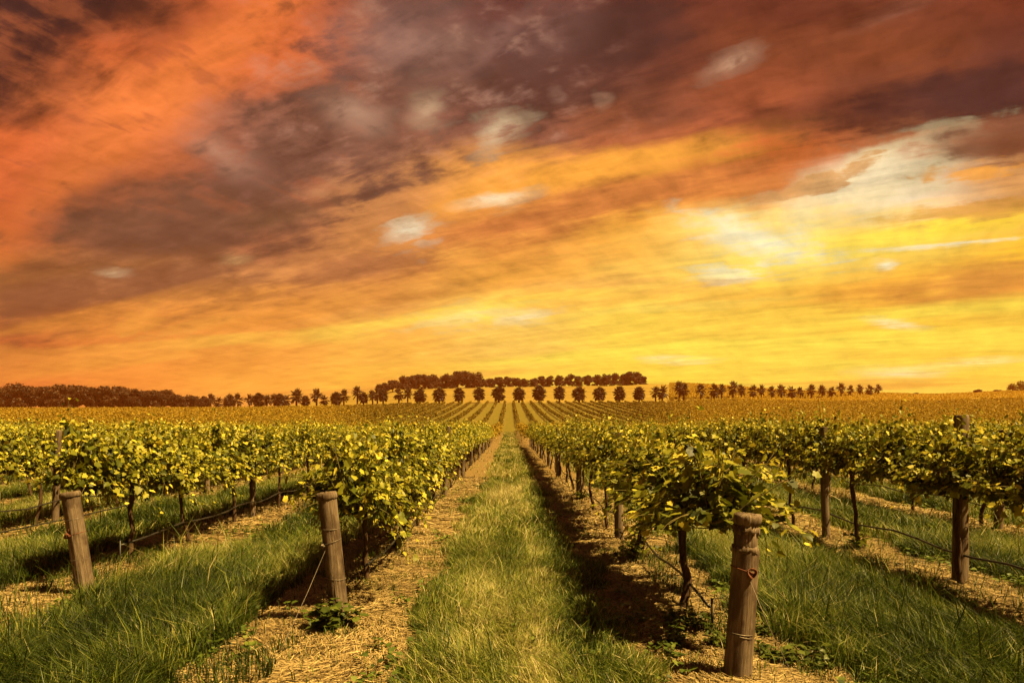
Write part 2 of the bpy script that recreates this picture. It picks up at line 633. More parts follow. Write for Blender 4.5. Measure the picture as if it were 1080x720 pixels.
def leafy(name, stops, trans=0.35, rough=0.45, spec=0.35, tr_gain=1.3, nscale=3.0):
    t = NT(name)
    a = t.new('ShaderNodeAttribute', attribute_name='tint')
    g = t.new('ShaderNodeNewGeometry')
    nz = t.noise(g.outputs['Position'], nscale, 3)
    f = t.math('ADD', a.outputs['Fac'], t.math('MULTIPLY', t.math('SUBTRACT', nz, 0.5), 0.5), clamp=True)
    c = t.ramp(f, stops)
    p = t.principled(c, rough, spec)
    tr = t.new('ShaderNodeBsdfTranslucent')
    cc = t.new('ShaderNodeVectorMath', operation='SCALE')
    t.l.new(c, cc.inputs[0])
    cc.inputs['Scale'].default_value = tr_gain
    t.l.new(cc.outputs[0], tr.inputs['Color'])
    mx = t.new('ShaderNodeMixShader')
    mx.inputs[0].default_value = trans
    t.l.new(p, mx.inputs[1])
    t.l.new(tr.outputs[0], mx.inputs[2])
    return t.finish(mx.outputs[0])


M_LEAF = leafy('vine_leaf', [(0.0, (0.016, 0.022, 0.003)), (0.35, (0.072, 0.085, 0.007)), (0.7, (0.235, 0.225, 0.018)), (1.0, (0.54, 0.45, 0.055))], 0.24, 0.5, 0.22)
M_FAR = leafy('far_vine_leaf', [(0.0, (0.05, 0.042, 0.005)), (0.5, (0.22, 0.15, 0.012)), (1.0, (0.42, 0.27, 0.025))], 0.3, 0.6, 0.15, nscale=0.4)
M_GRASS = leafy('grass_blade', [(0.0, (0.014, 0.024, 0.004)), (0.35, (0.08, 0.118, 0.013)), (0.65, (0.26, 0.265, 0.045)), (1.0, (0.52, 0.44, 0.23))], 0.3, 0.5, 0.3)
M_WEED = leafy('weed_leaf', [(0.0, (0.02, 0.032, 0.004)), (0.5, (0.06, 0.08, 0.009)), (1.0, (0.14, 0.16, 0.02))], 0.3, 0.5, 0.3)
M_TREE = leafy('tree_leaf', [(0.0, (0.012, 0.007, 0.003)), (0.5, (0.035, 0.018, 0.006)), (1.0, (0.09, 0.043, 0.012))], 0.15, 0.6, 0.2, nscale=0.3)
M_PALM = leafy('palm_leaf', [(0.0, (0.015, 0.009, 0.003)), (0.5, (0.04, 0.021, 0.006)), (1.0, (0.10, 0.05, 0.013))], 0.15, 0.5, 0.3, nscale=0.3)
M_PALE = leafy('pale_tree_leaf', [(0.0, (0.08, 0.08, 0.015)), (1.0, (0.2, 0.17, 0.03))], 0.25, 0.6, 0.2, nscale=0.3)


def mk_straw():
    t = NT('straw')
    a = t.new('ShaderNodeAttribute', attribute_name='tint')
    c = t.ramp(a.outputs['Fac'], [(0.0, (0.07, 0.042, 0.015)), (0.45, (0.19, 0.13, 0.05)), (1.0, (0.42, 0.31, 0.14))])
    return t.finish(t.principled(c, 0.7, 0.25))


M_STRAW = mk_straw()


def mk_bark(name, c0, c1, vs=60):
    t = NT(name)
    tcn = t.new('ShaderNodeTexCoord')
    v1 = t.mapping(tcn.outputs['Object'], (vs, vs, vs * 0.15))
    n1 = t.noise(v1, 1.0, 5, 0.65, 0.6)
    c = t.ramp(n1, [(0.3, c0), (0.7, c1)])
    return t.finish(t.principled(c, 0.9, 0.1, t.bump(n1, 0.8, 0.01)))


M_BARK = mk_bark('vine_bark', (0.02, 0.012, 0.008), (0.10, 0.06, 0.035))
M_SHOOT = mk_bark('vine_shoot', (0.07, 0.06, 0.02), (0.14, 0.11, 0.035), 30)
M_TRUNK = mk_bark('tree_bark', (0.03, 0.017, 0.01), (0.09, 0.05, 0.03), 4)


def mk_post():
    t = NT('weathered_post')
    tcn = t.new('ShaderNodeTexCoord')
    oi = t.new('ShaderNodeObjectInfo')
    sh = t.new('ShaderNodeVectorMath', operation='ADD')
    t.l.new(tcn.outputs['Object'], sh.inputs[0])
    t.l.new(oi.outputs['Random'], sh.inputs[1])
    ob = sh.outputs[0]
    grain = t.noise(t.mapping(ob, (70, 70, 3.0)), 1.0, 6, 0.7, 0.4)
    blot = t.noise(t.mapping(ob, (7, 7, 3.5)), 1.0, 4, 0.6)
    crack = t.noise(t.mapping(ob, (34, 34, 1.1)), 1.0, 3, 0.5, 0.8)
    c = t.ramp(grain, [(0.25, (0.045, 0.03, 0.021)), (0.5, (0.15, 0.108, 0.075)), (0.8, (0.30, 0.235, 0.17))])
    c = t.mix(t.maprange(blot, 0.42, 0.62, 0.0, 0.85), c, (0.06, 0.038, 0.024))
    ck = t.maprange(crack, 0.36, 0.30, 0.0, 1.0)
    c = t.mix(t.math('MULTIPLY', ck, 0.85), c, (0.03, 0.018, 0.012))
    vor = t.new('ShaderNodeTexVoronoi')
    vor.inputs['Scale'].default_value = 1.0
    t.l.new(t.mapping(ob, (9, 9, 4.0)), vor.inputs['Vector'])
    kn = t.maprange(vor.outputs['Distance'], 0.17, 0.10, 0.0, 1.0)
    c = t.mix(t.math('MULTIPLY', kn, 0.7), c, (0.06, 0.03, 0.018))
    h = t.math('SUBTRACT', t.math('MULTIPLY', grain, 0.5), t.math('MULTIPLY', ck, 1.0))
    return t.finish(t.principled(c, 0.85, 0.15, t.bump(h, 1.0, 0.02)))


M_POST = mk_post()


def mk_flat(name, col, rough=0.6, metal=0.0, spec=0.3, vary=0.5, scale=40):
    t = NT(name)
    tcn = t.new('ShaderNodeTexCoord')
    n1 = t.noise(tcn.outputs['Object'], scale, 4)
    c = t.ramp(n1, [(0.3, tuple(v * (1 - vary) for v in col)), (0.7, tuple(min(1, v * (1 + vary)) for v in col))])
    return t.finish(t.principled(c, rough, spec, t.bump(n1, 0.3, 0.004), metal))


M_HOSE = mk_flat('black_hose', (0.016, 0.014, 0.013), 0.5, 0, 0.4, 0.3)
M_RUST = mk_flat('rusty_iron', (0.15, 0.055, 0.03), 0.8, 0.3)
M_WIRE = mk_flat('galvanised_wire', (0.16, 0.13, 0.10), 0.55, 0.6, 0.5, 0.3)


def mk_ground():
    t = NT('ground')
    g = t.new('ShaderNodeNewGeometry')
    pos = g.outputs['Position']
    sp = t.new('ShaderNodeSeparateXYZ')
    t.l.new(pos, sp.inputs[0])
    fr = t.math('FRACT', t.math('ADD', t.math('DIVIDE', t.math('SUBTRACT', sp.outputs[0], ROW0), PITCH), 0.5 + 400))
    dr = t.math('MULTIPLY', t.math('ABSOLUTE', t.math('SUBTRACT', fr, 0.5)), PITCH)
    edge = t.noise(pos, 1.6, 4, 0.6)
    drn = t.math('ADD', dr, t.math('MULTIPLY', t.math('SUBTRACT', edge, 0.5), 0.55))
    fg = t.math('MAXIMUM', t.maprange(drn, 0.66, 0.92), t.maprange(sp.outputs[1], 85, 120, 0.0, 0.85))
    # mulch: matted straw over soil
    s1 = t.noise(t.mapping(pos, (110, 22, 40), (0, 0, 0.5)), 1.0, 4, 0.7, 1.2)
    s2 = t.noise(t.mapping(pos, (24, 120, 40), (0, 0, 0.2)), 1.0, 4, 0.7, 1.2)
    st = t.math('MAXIMUM', s1, s2)
    blot = t.noise(pos, 2.3, 5, 0.6)
    mul = t.ramp(st, [(0.38, (0.06, 0.036, 0.014)), (0.56, (0.165, 0.11, 0.042)), (0.75, (0.29, 0.20, 0.08))])
    mul = t.mix(t.maprange(blot, 0.5, 0.72, 0.0, 0.55), mul, (0.13, 0.08, 0.04))
    gr1 = t.noise(pos, 30, 4, 0.7)
    gr2 = t.noise(pos, 1.1, 4, 0.6)
    gcol = t.ramp(gr1, [(0.3, (0.05, 0.045, 0.008)), (0.55, (0.12, 0.10, 0.016)), (0.8, (0.20, 0.155, 0.035))])
    gcol = t.mix(t.maprange(gr2, 0.5, 0.75, 0.0, 0.5), gcol, (0.21, 0.15, 0.035))
    vine = t.mix(fg, mul, gcol)
    # dry hillside beyond
    a = t.new('ShaderNodeAttribute', attribute_name='tint')
    hn = t.noise(t.mapping(pos, (0.02, 0.09, 0.05)), 1.0, 6, 0.6)
    hn2 = t.noise(pos, 0.8, 5, 0.7)
    hill = t.ramp(hn, [(0.35, (0.17, 0.12, 0.022)), (0.65, (0.25, 0.185, 0.04))])
    hill = t.mix(t.math('MULTIPLY', hn2, 0.5), hill, (0.15, 0.095, 0.026))
    c = t.mix(a.outputs['Fac'], vine, hill)
    h = t.math('ADD', t.math('MULTIPLY', st, 0.5), gr1)
    return t.finish(t.principled(c, 0.95, 0.05, t.bump(h, 0.7, 0.03)))


M_GROUND = mk_ground()

# ------------------------------------------------------------------ ground


def build_ground():
    xn = np.arange(-16, 16.01, 0.16)
    xf = np.concatenate([np.arange(16.6, 60, 1.2), np.arange(60, 320, 5), np.arange(320, 641, 20)])
    xs = np.concatenate([-xf[::-1], xn, xf])
    ys = np.concatenate([np.arange(-40, 2, 4), np.arange(2, 30, 0.22), np.arange(30, 62, 1.0), np.arange(62, 290, 3.5),
                         np.arange(290, 640, 9), np.arange(640, 701, 15)])
    X, Y = np.meshgrid(xs, ys)
    Z = gz(X, Y)
    nx, ny = len(xs), len(ys)
    V = np.stack([X, Y, Z], -1).reshape(-1, 3)
    i = (np.arange(ny - 1)[:, None] * nx + np.arange(nx - 1)[None, :]).ravel()
    Q4 = np.stack([i, i + 1, i + nx + 1, i + nx], -1)
    tt = X / np.maximum(Y, 60)
    yl = 254 + sstep(0.24, 0.5, tt) * 90
    hill = sstep(-3, 3, Y - yl - (fbm(X, Y, 0.05, 9) - 0.5) * 8) * (1 - sstep(0.22, 0.27, tt) * sstep(290, 300, Y))
    me = mesh_np('ground', V, [Q4], hill.ravel(), (M_GROUND,), smooth=True)
    o = obj('ground', me)
    o['kind'] = 'structure'
    return o


build_ground()

# ------------------------------------------------------------------ leaves
LEAF_HI = np.array([(0, 0.02), (0.20, -0.10), (0.42, 0.02), (0.36, 0.22), (0.55, 0.42), (0.36, 0.52), (0.27, 0.72), (0, 1.0),
                    (-0.27, 0.72), (-0.36, 0.52), (-0.55, 0.42), (-0.36, 0.22), (-0.42, 0.02), (-0.20, -0.10)])
LEAF_LO = np.array([(0, 0.0), (0.46, 0.12), (0.42, 0.52), (0, 1.0), (-0.42, 0.52), (-0.46, 0.12)])


def leaves(O, T, N, size, tint, hi=True, rg=rng):
    """lobed leaf fans; O origin, T towards the tip, N normal"""
    out = LEAF_HI if hi else LEAF_LO
    k = len(out)
    n = len(O)
    T = T / (np.linalg.norm(T, axis=1)[:, None] + 1e-9)
    N = N - (N * T).sum(1)[:, None] * T
    N = N / (np.linalg.norm(N, axis=1)[:, None] + 1e-9)
    B = np.cross(T, N)
    fold = rg.uniform(-0.05, 0.30, n)
    curl = rg.uniform(-0.1, 0.30, n)
    wob = rg.uniform(0.85, 1.15, (n, k))
    px = out[:, 0][None] * wob
    py = out[:, 1][None] * (0.5 + 0.5 * wob)
    pz = fold[:, None] * np.abs(px) - curl[:, None] * py ** 2
    ring = O[:, None] + size[:, None, None] * (px[..., None] * B[:, None] + py[..., None] * T[:, None] + pz[..., None] * N[:, None])
    if hi:
        cen = O[:, None] + size[:, None, None] * (0.38 * T[:, None] - (curl * 0.14)[:, None, None] * N[:, None])
        V = np.concatenate([cen, ring], 1).reshape(-1, 3)
        b = (np.arange(n) * (k + 1))[:, None]
        j = np.arange(k)[None]
        tri = np.stack([b + 0 * j, b + 1 + j, b + 1 + (j + 1) % k], -1).reshape(-1, 3)
        return V, [tri], np.repeat(tint, k + 1)
    V = ring.reshape(-1, 3)
    b = (np.arange(n) * k)[:, None]
    quads = np.concatenate([b + np.array([[0, 1, 2, 3]]), b + np.array([[0, 3, 4, 5]])], 0)
    return V, [quads], np.repeat(tint, k)


def vine_foliage(name, seed, hi, nshoot, step, lsize, low=0.0, cord=1.04):
    """shoots along the cordon at 0.95 m with leaves; row runs along local y"""
    rg = np.random.default_rng(seed)
    A = Acc()
    O, T, N, SZ, TI = [], [], [], [], []
    for s in range(nshoot):
        y0 = rg.uniform(-1.15, 1.15)
        side = 1 if rg.random() < 0.5 else -1
        kind = rg.random()
        if kind < 0.45:         # upright
            d = np.array([side * abs(rg.normal(0, 0.28)), rg.normal(0, 0.28), 1.0])
            L, g = rg.uniform(0.35, 0.78 if hi else 0.64), 0.3
        elif kind < 0.90:       # sprawling
            d = np.array([side * rg.uniform(0.45, 1.0), rg.normal(0, 0.35), rg.uniform(0.2, 0.8)])
            L, g = rg.uniform(0.4, 0.75 + 0.3 * low), rg.uniform(0.6, 1.6 + low)
        elif kind < (0.95 - 0.12 * low):      # long tip above the canopy
            d = np.array([side * 0.15, rg.normal(0, 0.2), 1.0])
            L, g = rg.uniform(0.65, 0.9), 0.1
        else:
            d = np.array([side * rg.uniform(0.5, 1.0), rg.normal(0, 0.3), 0.0])
            L, g = rg.uniform(0.35, 0.5 + 0.5 * low), 1.8
        d /= np.linalg.norm(d)
        p = np.array([rg.normal(0, 0.05), y0, cord + rg.normal(0, 0.04)])
        pts = [p.copy()]
        n = max(3, int(L / step))
        for k in range(n):
            d = d + np.array([0, 0, -g * step]) + rg.normal(0, 0.07, 3)
            d /= np.linalg.norm(d)
            p = p + d * step
            pts.append(p.copy())
            u_ = (k + 1) / n
            for rep in range(2 if rg.random() < 0.45 else 1):
                a = rg.uniform(0, 2 * np.pi)
                off = np.array([math.cos(a), math.sin(a), rg.uniform(-0.2, 0.6)])
                off /= np.linalg.norm(off)
                o = p + off * rg.uniform(0.03, 0.09)
                outw = np.array([np.sign(o[0]) * min(1, abs(o[0]) * 2.2), 0, 0.0])
                nrm = outw * 0.7 + np.array([0, 0, 0.75]) + rg.normal(0, 0.42, 3)
                tip = off * 0.8 + outw * 0.4 + np.array([0, 0, -0.55]) + rg.normal(0, 0.3, 3)
                O.append(o)
                N.append(nrm)
                T.append(tip)
                SZ.append(lsize * rg.uniform(0.5, 1.3) * (1.0 - 0.5 * max(0, u_ - 0.6) / 0.4))
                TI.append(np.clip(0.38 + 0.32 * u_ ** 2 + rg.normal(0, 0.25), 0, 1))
        if hi:
            pts = np.array(pts)
            V, Pq = tube(pts, np.linspace(0.006, 0.0025, len(pts)), 4, False)
            A.add(V, Pq, 0.5, 1)
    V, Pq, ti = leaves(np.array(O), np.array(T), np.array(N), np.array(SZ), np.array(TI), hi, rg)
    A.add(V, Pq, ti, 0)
    return A.mesh(name, (M_LEAF, M_SHOOT))


def vine_trunk(name, seed, sides=8):
    rg = np.random.default_rng(seed)
    A = Acc()
    z = np.linspace(-0.12, 1.02, 13)
    w = np.cumsum(rg.normal(0, 0.016, (13, 2)), 0)
    lean = rg.normal(0, 0.05, 2)
    pts = np.stack([w[:, 0] + lean[0] * z, w[:, 1] + lean[1] * z, z], -1)
    pts[:, :2] -= pts[1, :2]
    r = np.interp(z, [-0.12, 0.05, 0.5, 0.98], [0.05, 0.036, 0.029, 0.034]) * rg.uniform(0.9, 1.15, 13)
    V, Pq = tube(pts, r, sides)
    A.add(V, Pq)
    return A.mesh(name, (M_BARK,), True), pts[-1]


def vine_cordon(name, seed, top):
    rg = np.random.default_rng(seed + 50)
    A = Acc()
    for s in (-1, 1):
        y = np.linspace(0, 1.08, 9)
        pts = np.stack([top[0] * (1 - y) + rg.normal(0, 0.012, 9), top[1] + s * y, 1.0 + 0.03 * np.sin(y * 5) + rg.normal(0, 0.008, 9)], -1)
        V, Pq = tube(pts, np.linspace(0.03, 0.014, 9), 6)
        A.add(V, Pq)
    return A.mesh(name, (M_BARK,), True)


TRUNKS = [vine_trunk('trunk', 100 + i) for i in range(8)]
CORDONS = [vine_cordon('cordon', 100 + i, TRUNKS[i][1]) for i in range(8)]
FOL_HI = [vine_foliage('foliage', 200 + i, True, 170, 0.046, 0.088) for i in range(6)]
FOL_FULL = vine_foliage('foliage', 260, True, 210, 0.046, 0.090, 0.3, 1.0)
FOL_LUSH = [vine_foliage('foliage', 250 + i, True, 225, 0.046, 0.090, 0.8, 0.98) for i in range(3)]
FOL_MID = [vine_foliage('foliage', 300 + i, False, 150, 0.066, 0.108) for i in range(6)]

# ------------------------------------------------------------------ vine rows
NAMES = {0: 'row just left of the grassy aisle', 1: 'row just right of the grassy aisle',
         -1: 'second row left of the aisle', 2: 'second row right of the aisle',
         -2: 'third row left of the aisle', 3: 'third row right of the aisle'}
ORD = ['first', 'second', 'third', 'fourth', 'fifth', 'sixth', 'seventh', 'eighth', 'ninth', 'tenth', 'eleventh', 'twelfth',
       'thirteenth', 'fourteenth', 'fifteenth', 'sixteenth', 'seventeenth', 'eighteenth', 'nineteenth', 'twentieth']
EXPL = {0: [7.35, 9.4, 11.5], 1: [6.3, 8.6, 11.15, 13.3], -1: [8.5, 10.0, 11.7, 13.8], 2: [5.0, 7.15, 9.25, 11.4],
        -2: [9.2, 11.3], 3: [9.4, 11.45, 13.4]}


def in_view(x, y, pad=1.6):
    return (x > -0.746 * y - pad) and (x < 0.755 * y + pad)


cand = []
for k in range(-30, 31):
    x = ROW0 + PITCH * k
    ys = list(EXPL.get(k, []))
    y = (ys[-1] if ys else 3.0 + (k * 0.77) % 2.1)
    if not ys:
        ys = [y]
    while y < 75:
        y += 2.13 + random.uniform(-0.12, 0.12)
        ys.append(y)
    n = 0
    for y in ys:
        if not in_view(x, y):
            continue
        n += 1
        cand.append((y, k, x + random.uniform(-0.04, 0.04), n))
cand.sort()
NEAR_N = 300
near_v, far_v = cand[:NEAR_N], cand[NEAR_N:]
Y_SPLIT = near_v[-1][0]

M_LOW = {}
for j, (y, k, x, n) in enumerate(near_v):
    where = NAMES.get(k)
    side = 'right' if k > 0 else 'left'
    if where and n <= 8:
        lab = '%s grapevine from the near end of the %s' % (ORD[n - 1], where)
        grp = 'grapevines along the %s' % where
    elif where:
        lab = 'grapevine merged into the far leafy stretch of the %s' % where
        grp = 'far grapevines of the %s' % where
    else:
        lab = 'grapevine in the outer rows of leafy hedge far %s of the aisle' % side
        grp = 'grapevines in the outer rows %s of the aisle' % side
    o = thing('grapevine', lab, 'grapevine', (x, y, float(gz(x, y)) - 0.01), random.choice((0, math.pi)) + random.uniform(-0.05, 0.05), grp)
    s = random.uniform(0.94, 1.06)
    o.scale = (s * random.uniform(0.74, 0.88), 1.0, s)
    ti = random.randrange(8)
    hi = y < 19
    obj('trunk', TRUNKS[ti][0], o)
    obj('cordon', CORDONS[ti], o)
    fol = FOL_HI[random.randrange(6)] if hi else FOL_MID[random.randrange(6)]
    if k == 0 and n <= 2:
        fol = FOL_LUSH[(n + k) % 3]
    if (k == 1 and n == 1) or (k == -1 and n <= 3):
        fol = FOL_FULL
    if k == 1 and n == 1:
        o.scale.x = 1.12
    if k in (2, 3) and n < 8:
        o.scale.z *= 1.05
    fo = obj('foliage', fol, o)
    if hi and random.random() < 0.5:
        fo.scale = (-1, 1, 1)
    M_LOW[(k, n)] = o

# low leafy sprouts at the foot of some trunks, and the hanging end of the two front rows


def sprout_mesh(name, seed, n, h, r, lsize, mat=M_LEAF, tb=0.35):
    rg = np.random.default_rng(seed)
    A = Acc()
    O, T, N, SZ, TI = [], [], [], [], []
    for s in range(n):
        a = rg.uniform(0, 2 * np.pi)
        d = np.array([math.cos(a) * rg.uniform(0.1, 0.9), math.sin(a) * rg.uniform(0.1, 0.9), 1.0])
        d /= np.linalg.norm(d)
        L = h * rg.uniform(0.5, 1.1)
        p = np.array([math.cos(a), math.sin(a), 0]) * r * rg.uniform(0, 0.6)
        pts = [p.copy()]
        m = 6
        for k in range(m):
            d = d + rg.normal(0, 0.12, 3) + np.array([0, 0, -0.12])
            d /= np.linalg.norm(d)
            p = p + d * L / m
            pts.append(p.copy())
            if k:
                for rep in range(2):
                    b = rg.uniform(0, 2 * np.pi)
                    off = np.array([math.cos(b), math.sin(b), rg.uniform(-0.1, 0.3)])
                    O.append(p + off * 0.02)
                    N.append(np.array([off[0] * 0.4, off[1] * 0.4, 0.9]) + rg.normal(0, 0.25, 3))
                    T.append(off + rg.normal(0, 0.2, 3))
                    SZ.append(lsize * rg.uniform(0.6, 1.2))
                    TI.append(np.clip(tb + rg.normal(0, 0.18), 0, 1))
        V, Pq = tube(pts, np.linspace(0.005, 0.002, len(pts)), 4, False)
        A.add(V, Pq, 0.5, 1)
    V, Pq, ti = leaves(np.array(O), np.array(T), np.array(N), np.array(SZ), np.array(TI), True, rg)
    A.add(V, Pq, ti, 0)
    return A.mesh(name, (mat, M_SHOOT))


for key, seed, h, n in (((1, 2), 1, 0.55, 14), ((0, 2), 2, 0.3, 10), ((0, 4), 3, 0.35, 9), ((1, 5), 5, 0.3, 8), ((2, 3), 6, 0.25, 6)):
    if key in M_LOW:
        obj('sucker_shoots', sprout_mesh('sucker_shoots', 400 + seed, n, h, 0.1, 0.09), M_LOW[key])

# the vines beyond: one mass
def far_vines():
    rg = np.random.default_rng(77)
    A = Acc()
    XS_, YS_, Zs, hs = [], [], [], []
    for k in range(-110, 125):
        x = ROW0 + PITCH * k
        y0 = max(abs(x) / 0.80, Y_SPLIT + 1.2)
        yend = 252.0
        if x > 0.23 * 252:
            yend = min(470.0, max(252.0, x / 0.235))
        if y0 >= yend:
            continue
        y = np.arange(y0, yend, 0.62)
        y = y + rg.uniform(-0.2, 0.2, len(y))
        xx = x + rg.normal(0, 0.10, len(y))
        t = xx / y
        # a service track crosses at about 108 m, another line of palms further on keeps the rows apart
        keep = (np.abs(y - 116 - 0.05 * xx) > 2.6)
        pal = 258 + sstep(0.22, 0.435, t) * 72 + sstep(0.435, 0.55, t) * 70
        keep &= ~((t > 0.2) & (np.abs(y - pal) < 7))
        keep &= rg.random(len(y)) > 0.03
        XS_.append(xx[keep])
        YS_.append(y[keep])
    x = np.concatenate(XS_)
    y = np.concatenate(YS_)
    cnt = np.where(y < 90, 30, np.where(y < 150, 18, np.where(y < 255, 10, 5)))
    X = np.repeat(x, cnt)
    Y = np.repeat(y, cnt)
    n = len(X)
    hgt = 0.6 + 0.55 * fbm(X, Y, 0.7, 21)
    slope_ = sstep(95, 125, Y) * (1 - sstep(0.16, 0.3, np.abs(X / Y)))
    dxx = rg.normal(0, 0.25, n) * (1 - 0.45 * slope_)
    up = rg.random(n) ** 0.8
    dz_ = (0.68 - 0.25 * slope_) + up * hgt * (1 - 0.3 * slope_) - np.abs(dxx) * 0.35
    X2 = X + dxx
    Y2 = Y + rg.uniform(-0.38, 0.38, n)
    Z = tz(X2, Y2) + dz_
    O = np.stack([X2, Y2, Z], -1)
    size = np.where(Y < 90, 0.19, np.where(Y < 150, 0.27, np.where(Y < 255, 0.40, 0.62))) * rg.uniform(0.7, 1.3, n)
    N = np.stack([np.sign(dxx) * np.abs(dxx) * 2, np.zeros(n), np.full(n, 0.8)], -1) + rg.normal(0, 0.4, (n, 3))
    T = rg.normal(0, 1, (n, 3))
    T[:, 2] -= 0.3
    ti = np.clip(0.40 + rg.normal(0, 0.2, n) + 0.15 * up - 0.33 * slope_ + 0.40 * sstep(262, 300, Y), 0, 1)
    T /= np.linalg.norm(T, axis=1)[:, None]
    N = N - (N * T).sum(1)[:, None] * T
    N /= np.linalg.norm(N, axis=1)[:, None]
    B = np.cross(T, N)
    s = size[:, None]
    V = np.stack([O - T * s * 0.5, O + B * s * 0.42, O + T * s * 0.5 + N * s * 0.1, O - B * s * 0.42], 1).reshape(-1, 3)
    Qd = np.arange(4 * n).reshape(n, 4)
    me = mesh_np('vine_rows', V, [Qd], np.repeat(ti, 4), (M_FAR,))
    o = obj('vine_rows', me)
    o['kind'] = 'stuff'
    tag(o, 'distant vineyard rows climbing the slope beyond the nearer vines', 'vineyard')
    print('far leaves', n)


far_vines()

# ------------------------------------------------------------------ posts


def post_mesh(name, r, h, seed, flare=0.0, segs=56):
    rg = np.random.default_rng(seed)
    A = Acc()
    z = np.concatenate([np.linspace(-0.25, h - 0.03, 22), [h - 0.012, h]])
    a = np.linspace(0, 2 * np.pi, segs, endpoint=False)
    ph = rg.uniform(0, 6.28, 4)
    rr = np.interp(z, [-0.25, h], [1.06, 0.97])
    rr[-2] *= 0.985
    rr[-1] *= 0.92
    lob = 1 + 0.025 * np.sin(2 * a[None] + ph[0] + z[:, None]) + 0.018 * np.sin(5 * a[None] + ph[1] + 2 * z[:, None]) + rg.normal(0, 0.008, (len(z), segs)) + rg.normal(0, 0.014, (1, segs))
    for g_ in range(7 if segs > 30 else 2):
        a0 = rg.uniform(0, 2 * np.pi)
        zc, zl = rg.uniform(0, h), rg.uniform(0.2, 0.6) * h
        da = (a[None] - a0 - 0.12 * np.sin(z[:, None] * 4 + g_) + np.pi) % (2 * np.pi) - np.pi
        lob = lob - rg.uniform(0.04, 0.10) * np.exp(-(da / (0.07 if segs > 30 else 0.25)) ** 2) * np.exp(-((z[:, None] - zc) / zl) ** 4)
    Rr = r * rr[:, None] * lob
    bend = 0.006 * np.sin(z * 2.2 + ph[2])
    X = Rr * np.cos(a)[None] + bend[:, None]
    Y = Rr * np.sin(a)[None]
    Z = np.repeat(z[:, None], segs, 1)
    Z[-1] += rg.normal(0, 0.004, segs)
    V = np.stack([X, Y, Z], -1).reshape(-1, 3)
    n = len(z)
    k = np.arange(n - 1)[:, None] * segs
    j = np.arange(segs)[None]
    j2 = (j + 1) % segs
    Fq = np.stack([k + j, k + j2, k + segs + j2, k + segs + j], -1).reshape(-1, 4)
    A.add(V, [Fq])
    A.add(V[-segs:], [np.array([list(range(segs))])])
    return A.mesh(name, (M_POST,), True)


def ring_mesh(name, r, z0, z1, wob, seed, mat, inner, segs=44, prof=None):
    """a collar round a post: closed band with an uneven lip"""
    rg = np.random.default_rng(seed)
    prof = prof or [(inner, z0), (r * 0.97, z0), (r, (z0 + z1) / 2), (r * 0.96, z1), (inner, z1)]
    a = np.linspace(0, 2 * np.pi, segs, endpoint=False)
    V = []
    for q_, (pr, pz) in enumerate(prof):
        w = 1 + rg.normal(0, wob, segs) * (0 if q_ in (0, len(prof) - 1) else 1)
        zz_ = pz + rg.normal(0, wob * 0.12, segs)
        V.append(np.stack([pr * w * np.cos(a), pr * w * np.sin(a), zz_], -1))
    V = np.concatenate(V)
    n = len(prof)
    k = np.arange(n - 1)[:, None] * segs
    j = np.arange(segs)[None]
    j2 = (j + 1) % segs
    Fq = np.stack([k + j, k + j2, k + segs + j2, k + segs + j], -1).reshape(-1, 4)
    top = np.array([list(range((n - 1) * segs, n * segs))])
    A = Acc()
    A.add(V, [Fq, top])
    return A.mesh(name, (mat,), True)


def circ_wire(name, r, zs, seed, rad=0.0035, mat=M_WIRE, knot=None):
    rg = np.random.default_rng(seed)
    A = Acc()
    a = np.linspace(0, 2 * np.pi * 1.02, 30)
    for z in zs:
        sl = rg.uniform(-0.02, 0.02)
        pts = np.stack([r * np.cos(a), r * np.sin(a), z + sl * np.cos(a)], -1)
        V, Pq = tube(pts, rad, 5)
        A.add(V, Pq)
    if knot:
        ang, z, s = knot
        c = np.array([math.cos(ang) * (r + 0.008), math.sin(ang) * (r + 0.008), z])
        e1 = np.array([-math.sin(ang), math.cos(ang), 0])
        e2 = np.array([0, 0, 1.0])
        for q_ in range(5):
            b = np.linspace(0, 2 * np.pi, 14)
            rr = s * rg.uniform(0.6, 1.1)
            n_ = np.array([math.cos(ang), math.sin(ang), 0])
            pts = c + np.outer(np.cos(b) * rr, e1) + np.outer(np.sin(b) * rr * rg.uniform(0.6, 1.1), e2) + np.outer(np.sin(b * 2) * 0.01 + 0.004 * q_, n_)
            V, Pq = tube(pts, 0.0045, 5)
            A.add(V, Pq)
        for q_ in range(3):
            d = e1 * rg.normal(0, 1) + e2 * rg.normal(0, 1)
            pts = np.array([c, c + d * s * 0.8, c + d * s * 1.3 + np.array([0, 0, -0.01])])
            V, Pq = tube(pts, 0.003, 4)
            A.add(V, Pq)
    return A.mesh(name, (mat,), True)


